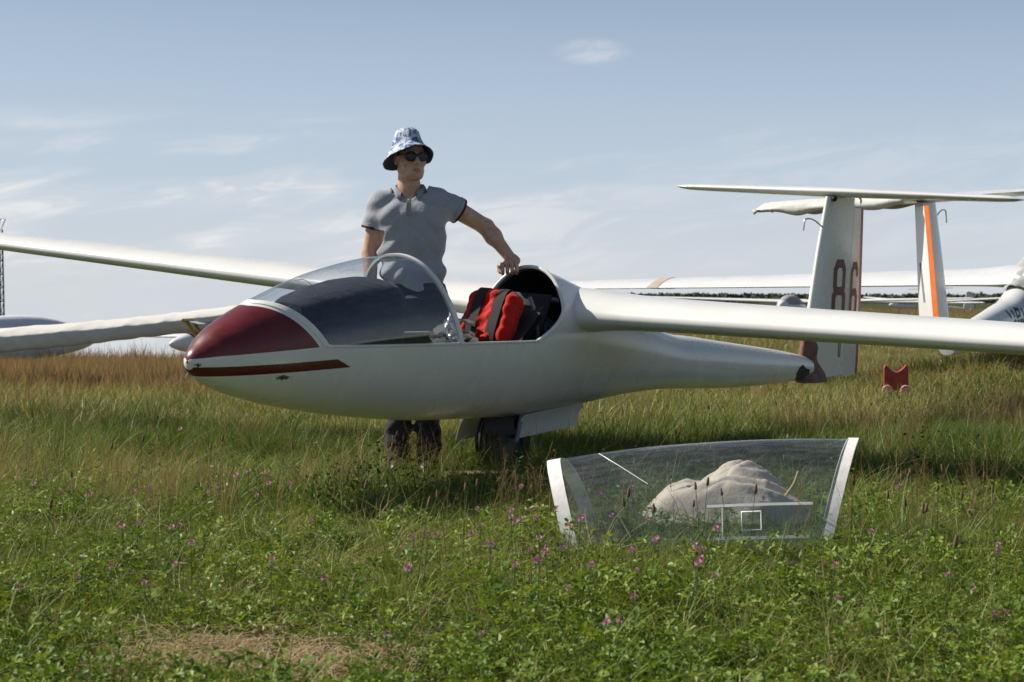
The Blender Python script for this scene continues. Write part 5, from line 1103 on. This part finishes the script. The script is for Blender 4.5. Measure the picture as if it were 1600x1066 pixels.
x, y = area_pts(5.0, 13.5, 70, wfun=lambda x, y: redp(x, y) * clear(x, y) * (1 - .75 * blob(x, y, .7, 6.6, .8, .35)))
scatter('hair_grass', x, y, KH, 'reddish brown feathery hair grass in soft patches', 'grass', size=(.55, 1.0), tone=.5 * rng.random(len(x)))
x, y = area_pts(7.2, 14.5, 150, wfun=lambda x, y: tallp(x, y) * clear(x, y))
scatter('tall_grass', x, y, KT, 'long dark green grass in tufts around and under the sailplane', 'grass', size=(.6, 1.05), hs=.30 + .95 * fbm(x, y, 1.7, 5), tone=.25 * rng.random(len(x)) - .22)  # dark green grass, its tone lowered further to deepen the sailplane's shadow
x, y = area_pts(2.6, 10, 26, wfun=lambda x, y: np.clip(.2 + .8 * straw_patch(x, y) * 1.0 + .25 * sstep(.5, .7, fbm(x, y, 1.6, 3)), 0, 1))
x2 = rng.normal(-.70, .22, 700); y2 = rng.normal(4.55, .25, 700); kp = rng.random(700) < straw_patch(x2, y2); x = np.concatenate([x, x2[kp]]); y = np.concatenate([y, y2[kp]])
scatter('straw_litter', x, y, KL, 'cut straw and dead stalks lying flat on the ground', 'straw', size=(.7, 1.2), tone=.5 * rng.random(len(x)))
x, y = area_pts(5.5, 13, 26, wfun=lambda x, y: np.clip(.06 + blob(x, y, -.95, 7.9, .40, .5) + .5 * blob(x, y, -.7, 8.6, .4, .3) + 1.8 * blob(x, y, -.10, 8.05, .9, .7) + .9 * blob(x, y, 3.35, 13.0, .5, .6) + .4 * blob(x, y, .45, 6.1, .5, .2), 0, 1) * clear(x, y))  # dark weeds, crowded under the fuselage to deepen the shadow there
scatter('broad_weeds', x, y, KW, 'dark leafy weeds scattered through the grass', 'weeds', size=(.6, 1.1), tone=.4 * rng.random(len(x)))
x, y = area_pts(2.8, 9, 16, wfun=lambda x, y: (.25 + .75 * sstep(.45, .6, fbm(x, y, 1.9, 13))) * (1 - .8 * straw_patch(x, y)))
scatter('broad_leaves', x, y, KP, 'broad leaved rosettes among the foreground clover', 'weeds', size=(.7, 1.3), tone=.3 * rng.random(len(x)))
# farther out the tufts are coarser
bro = lambda x, y: np.clip(np.maximum(sstep(.10, -.06, np.arctan2(x, y)) * sstep(16.0, 19.0, np.hypot(x, y)), .10 + .7 * sstep(.45, .65, fbm(x, y, .09, 3)) * sstep(22, 45, y)), 0, 1) * sstep(11, 16, np.hypot(x, y))
x, y = area_pts(11.5, 30, 26, 2.5); b_ = bro(x, y); k = rng.random(len(x)) < b_
scatter('far_grass', x[~k], y[~k], KF, 'green and yellow meadow grass in the middle distance', 'grass', size=(.6, 1.0), hs=.30 + .75 * fbm(x[~k], y[~k], .9, 5), tone=.35 + .6 * fbm(x[~k], y[~k], .35, 2))
scatter('far_hair_grass', x[k], y[k], KR, 'brown grass along the crest of the meadow', 'grass', size=(.6, 1.0), tone=.5 * rng.random(k.sum()))
x, y = area_pts(30, 130, 2.2, 4); b_ = bro(x, y); k = rng.random(len(x)) < np.clip(b_ + .25, 0, 1)
scatter('distant_grass', x[~k], y[~k], KF, 'pale meadow grass stretching to the horizon', 'grass', size=(1.0, 1.9), hs=1.0 * np.ones((~k).sum()), tone=.6 + .4 * rng.random((~k).sum()))
scatter('distant_hair_grass', x[k], y[k], KR, 'brown meadow grass near the horizon on the right', 'grass', size=(1.0, 1.9), hs=1.0 * np.ones(k.sum()), tone=.5 * rng.random(k.sum()))

# countable plants: clover blossoms, ribwort heads, dry stalks, the daisies
def blossom_mesh():
    V, F = [], []
    for i in range(46):
        z = 1 - 1.75 * (i + .5) / 46; th = i * 2.39996; r = math.sqrt(max(0, 1 - z * z)); d = np.array([r * math.cos(th), r * math.sin(th), z * .95 + .15]); c = d * .0055; t = d * .0128 + np.array([0, 0, .002]); s = np.cross(d, (0.1, .2, 1)); s /= np.linalg.norm(s); b = len(V); s *= .0023
        V += [c - s * .6, c + s * .6, t + s, t - s]; F.append((b, b + 1, b + 2, b + 3))
    me = bpy.data.meshes.new('blossom'); me.from_pydata([list(v) for v in V], [], F); me.materials.append(M_pinkf); return me
M_pinkf = simple('pink clover blossom', (.50, .25, .34), .7, var=.3, scale=90); M_stemf = simple('green stem', (.06, .10, .03), .6); M_stalk = simple('dry stalk', (.42, .32, .17), .8, var=.25, scale=10); M_head = simple('brown ribwort head', (.17, .10, .05), .9, var=.4, scale=120, bumps=.5, bscale=400)
def one(mb, name, m): o = mb.obj(name, m); me = o.data; bpy.data.objects.remove(o); return me
ME_bl = blossom_mesh(); ME_st = one(MB().tube([(0, 0, -.02), (.004, .002, .5), (0, 0, 1)], [.0016, .0014, .0011], 5), 'stem', M_stemf)
ME_lf = one(MB().add([(0, 0, 0), (.012, .006, .004), (.026, 0, .002), (.012, -.006, .004), (0, 0, 0), (-.010, .010, .004), (-.020, .012, .001), (-.013, .001, .004)], [(0, 1, 2, 3), (4, 5, 6, 7)]), 'leaf', M_stemf)
ME_hd = one(MB().loft([[(r * math.cos(t), r * math.sin(t), z) for t in np.linspace(0, 2 * np.pi, 8, endpoint=False)] for z, r in ((0, .002), (.004, .0055), (.014, .006), (.026, .0045), (.033, .002))]), 'head', M_head)
ME_ray = one(MB().add(sum([[(.003 * math.cos(t), .003 * math.sin(t), 0), (.010 * math.cos(t - .14), .010 * math.sin(t - .14), .002), (.0125 * math.cos(t), .0125 * math.sin(t), .001), (.010 * math.cos(t + .14), .010 * math.sin(t + .14), .002)] for t in np.linspace(0, 2 * np.pi, 12, endpoint=False)], []), [(4 * k, 4 * k + 1, 4 * k + 2, 4 * k + 3) for k in range(12)]), 'petals', simple('white petal', (.7, .69, .64), .7))
def plant(name, x, y, h, me, head, label, cat, group, lean=.15, scale=1.0, leafy=False, stem=None):
    e = bpy.data.objects.new(name, None); C.objects.link(e); e.location = (x, y, float(terrain(x, y))); e.rotation_euler = (random.gauss(0, lean), random.gauss(0, lean), random.uniform(0, 6.28)); tag(e, label, cat, group)
    s = bpy.data.objects.new('stem', stem or ME_st); C.objects.link(s); s.parent = e; s.scale = (1, 1, h)
    if me is not None: b = bpy.data.objects.new(head, me); C.objects.link(b); b.parent = e; b.location = (0, 0, h); b.scale = (scale,) * 3
    if leafy:
        l = bpy.data.objects.new('leaf', ME_lf); C.objects.link(l); l.parent = e; l.location = (0, 0, h - .012)
    return e
# where the single plants stand: x, y on the ground and height, in metres
BLOSSOMS = [(-1.55, 5.33, 0.09), (-2.09, 7.6, 0.15), (-1.79, 6.87, 0.2), (-1.84, 7.23, 0.18), (-1.79, 7.29, 0.14), (-1.6, 7.18, 0.17), (-1.1, 5.21, 0.11), (-1.04, 5.4, 0.14), (-1.12, 5.8, 0.2), (-1.83, 9.59, 0.25), (-1.36, 6.08, 0.17), (-1.31, 6.02, 0.18), (-1.56, 7.28, 0.17), (-1.17, 5.91, 0.18), (-1.13, 7.66, 0.2), (-1.15, 7.37, 0.22), (-1.12, 7.83, 0.16), (-1.19, 7.8, 0.19), (-0.97, 7.28, 0.19), (-1.06, 7.55, 0.16), (-1.08, 7.36, 0.13), (-0.7, 4.96, 0.22), (-0.74, 6.21, 0.16), (-0.58, 5.28, 0.11), (-1.01, 5.45, 0.21), (0.01, 6.21, 0.18), (0.0, 6.47, 0.17), (-0.04, 5.95, 0.2), (0.09, 6.78, 0.13), (0.1, 6.07, 0.19), (0.03, 6.31, 0.16), (0.09, 6.77, 0.14), (0.16, 6.38, 0.19), (-0.11, 5.75, 0.21), (-0.14, 5.95, 0.15), (-0.09, 5.49, 0.19), (-0.07, 5.66, 0.16), (-0.29, 5.59, 0.2), (-0.33, 5.61, 0.19), (-0.26, 5.94, 0.15), (-0.3, 4.92, 0.2), (-0.12, 6.35, 0.19), (0.12, 5.38, 0.19), (0.11, 5.18, 0.2), (0.06, 5.43, 0.17), (0.09, 5.54, 0.2), (0.06, 4.96, 0.21), (0.08, 5.41, 0.14), (-0.01, 4.92, 0.21), (0.21, 5.12, 0.17), (0.35, 5.01, 0.17), (0.38, 5.66, 0.14), (0.42, 5.64, 0.19), (0.47, 6.25, 0.16), (0.46, 5.48, 0.21), (0.6, 5.6, 0.15), (0.6, 5.37, 0.18), (0.36, 6.9, 0.17), (0.47, 7.1, 0.19), (0.38, 6.49, 0.15), (0.69, 7.62, 0.15), (0.93, 6.54, 0.2), (0.23, 5.96, 0.2), (0.23, 6.22, 0.18), (0.18, 5.74, 0.21), (0.71, 6.1, 0.15), (0.52, 4.91, 0.21), (0.63, 5.72, 0.15), (0.21, 4.41, 0.14), (0.27, 4.55, 0.12), (0.34, 4.88, 0.12), (0.5, 4.99, 0.22), (0.91, 5.01, 0.2), (0.91, 4.81, 0.13), (0.99, 5.43, 0.13), (1.29, 5.07, 0.16), (1.39, 5.22, 0.09), (1.34, 4.78, 0.1), (1.62, 5.71, 0.15), (1.42, 5.16, 0.21), (1.25, 6.02, 0.14), (1.32, 4.72, 0.1), (1.61, 7.25, 0.17), (2.04, 8.77, 0.21), (0.0, 6.86, 0.22), (-0.3, 4.29, 0.13), (-0.08, 4.44, 0.1), (0.18, 5.01, 0.12), (0.61, 5.19, 0.13), (-1.49, 5.22, 0.09), (-1.18, 5.01, 0.19), (-1.33, 5.3, 0.11)]
RIBWORT = [(0.67, 7.03, 0.27), (0.68, 6.31, 0.28), (0.68, 6.16, 0.28), (0.79, 6.17, 0.26), (0.82, 6.12, 0.27), (1.26, 8.01, 0.22), (1.3, 6.0, 0.26), (1.58, 8.67, 0.22), (1.59, 8.74, 0.26), (1.59, 6.84, 0.26), (1.3, 5.6, 0.29), (1.55, 6.35, 0.25), (1.45, 6.09, 0.2), (1.56, 6.01, 0.26), (1.94, 7.15, 0.22), (1.67, 5.97, 0.29), (1.53, 6.81, 0.25), (1.33, 5.79, 0.25), (1.13, 4.57, 0.31), (1.81, 7.11, 0.25), (0.62, 6.0, 0.24), (0.41, 6.3, 0.24), (0.43, 5.87, 0.26), (0.52, 6.07, 0.21), (-0.14, 6.4, 0.27), (-0.17, 5.88, 0.31), (-0.22, 5.97, 0.27), (-0.31, 5.6, 0.29), (-0.56, 5.95, 0.31), (-1.35, 7.66, 0.3), (-1.77, 8.15, 0.29), (-1.84, 7.7, 0.3), (-1.36, 8.04, 0.3), (-1.66, 6.1, 0.23), (-1.74, 6.95, 0.26), (-1.02, 8.36, 0.24), (1.81, 6.28, 0.23), (1.25, 6.37, 0.27), (0.93, 8.4, 0.24), (1.23, 10.79, 0.27), (1.83, 11.54, 0.27)]
STALKS = [(-0.47, 6.23, 0.23, 0.35, 0.68), (-0.79, 7.79, 0.23, 0.05, 1.19), (-2.14, 8.91, 0.27, 0.08, 0.97), (-2.11, 8.6, 0.26, -0.16, 0.96), (0.5, 5.73, 0.19, 0.45, 0.02), (0.75, 7.12, 0.25, 0.27, 0.54), (-2.04, 11.89, 0.29, -0.01, 0.57), (0.09, 4.41, 0.05, 0.38, -0.36), (1.71, 6.08, 0.2, -0.16, 0.51), (1.01, 8.05, 0.22, 0.15, 0.62), (-1.77, 9.98, 0.28, 0.22, 0.61), (2.5, 9.98, 0.28, -0.32, 1.17), (-0.76, 6.39, 0.21, 0.24, 0.78), (0.64, 7.56, 0.33, 0.22, 0.24), (-0.87, 4.7, 0.07, 0.7, 0.03), (-1.7, 6.23, 0.11, 0.28, -0.84), (0.9, 6.08, 0.2, 0.27, 0.3), (-0.21, 5.79, 0.14, -0.05, 1.26), (1.42, 6.39, 0.24, -0.37, 0.96)]
DAISIES = [(-1.15, 9.71, 0.16), (-0.97, 8.76, 0.19), (-1.07, 8.19, 0.22), (-0.96, 8.78, 0.24), (-1.54, 11.18, 0.25), (-1.01, 5.26, 0.16), (-1.3, 5.18, 0.2), (-2.91, 11.37, 0.24)]
for (x, y, h) in BLOSSOMS: plant('clover_flower', x, y, h, ME_bl, 'blossom', 'pink clover blossom on a thin stem above the grass', 'clover flower', 'pink clover blossoms in the meadow', .1, random.uniform(.75, 1.05), True)
for (x, y, h) in RIBWORT: plant('ribwort_head', x, y, h, ME_hd, 'seed_head', 'brown ribwort seed head on a bare stalk in the grass', 'seed head', 'brown ribwort seed heads', .12, random.uniform(.8, 1.2))
ME_dry = one(MB().tube([(0, 0, -.02), (.012, .004, .5), (0, 0, 1)], [.0019, .0016, .0008], 5), 'stem', M_stalk)
for (x, y, h, rx, ry) in STALKS:
    e = plant('dry_stalk', x, y, h, None, '', 'long bent straw coloured stalk leaning over the grass', 'stalk', 'dry stalks leaning in the meadow', 0, stem=ME_dry); e.rotation_euler = (rx, ry, 0)
for (x, y, h) in DAISIES: plant('daisy', x, y, h, ME_ray, 'petals', 'small white daisy standing in the grass left of the person', 'daisy', 'white daisies in the grass', .15, 1.0)
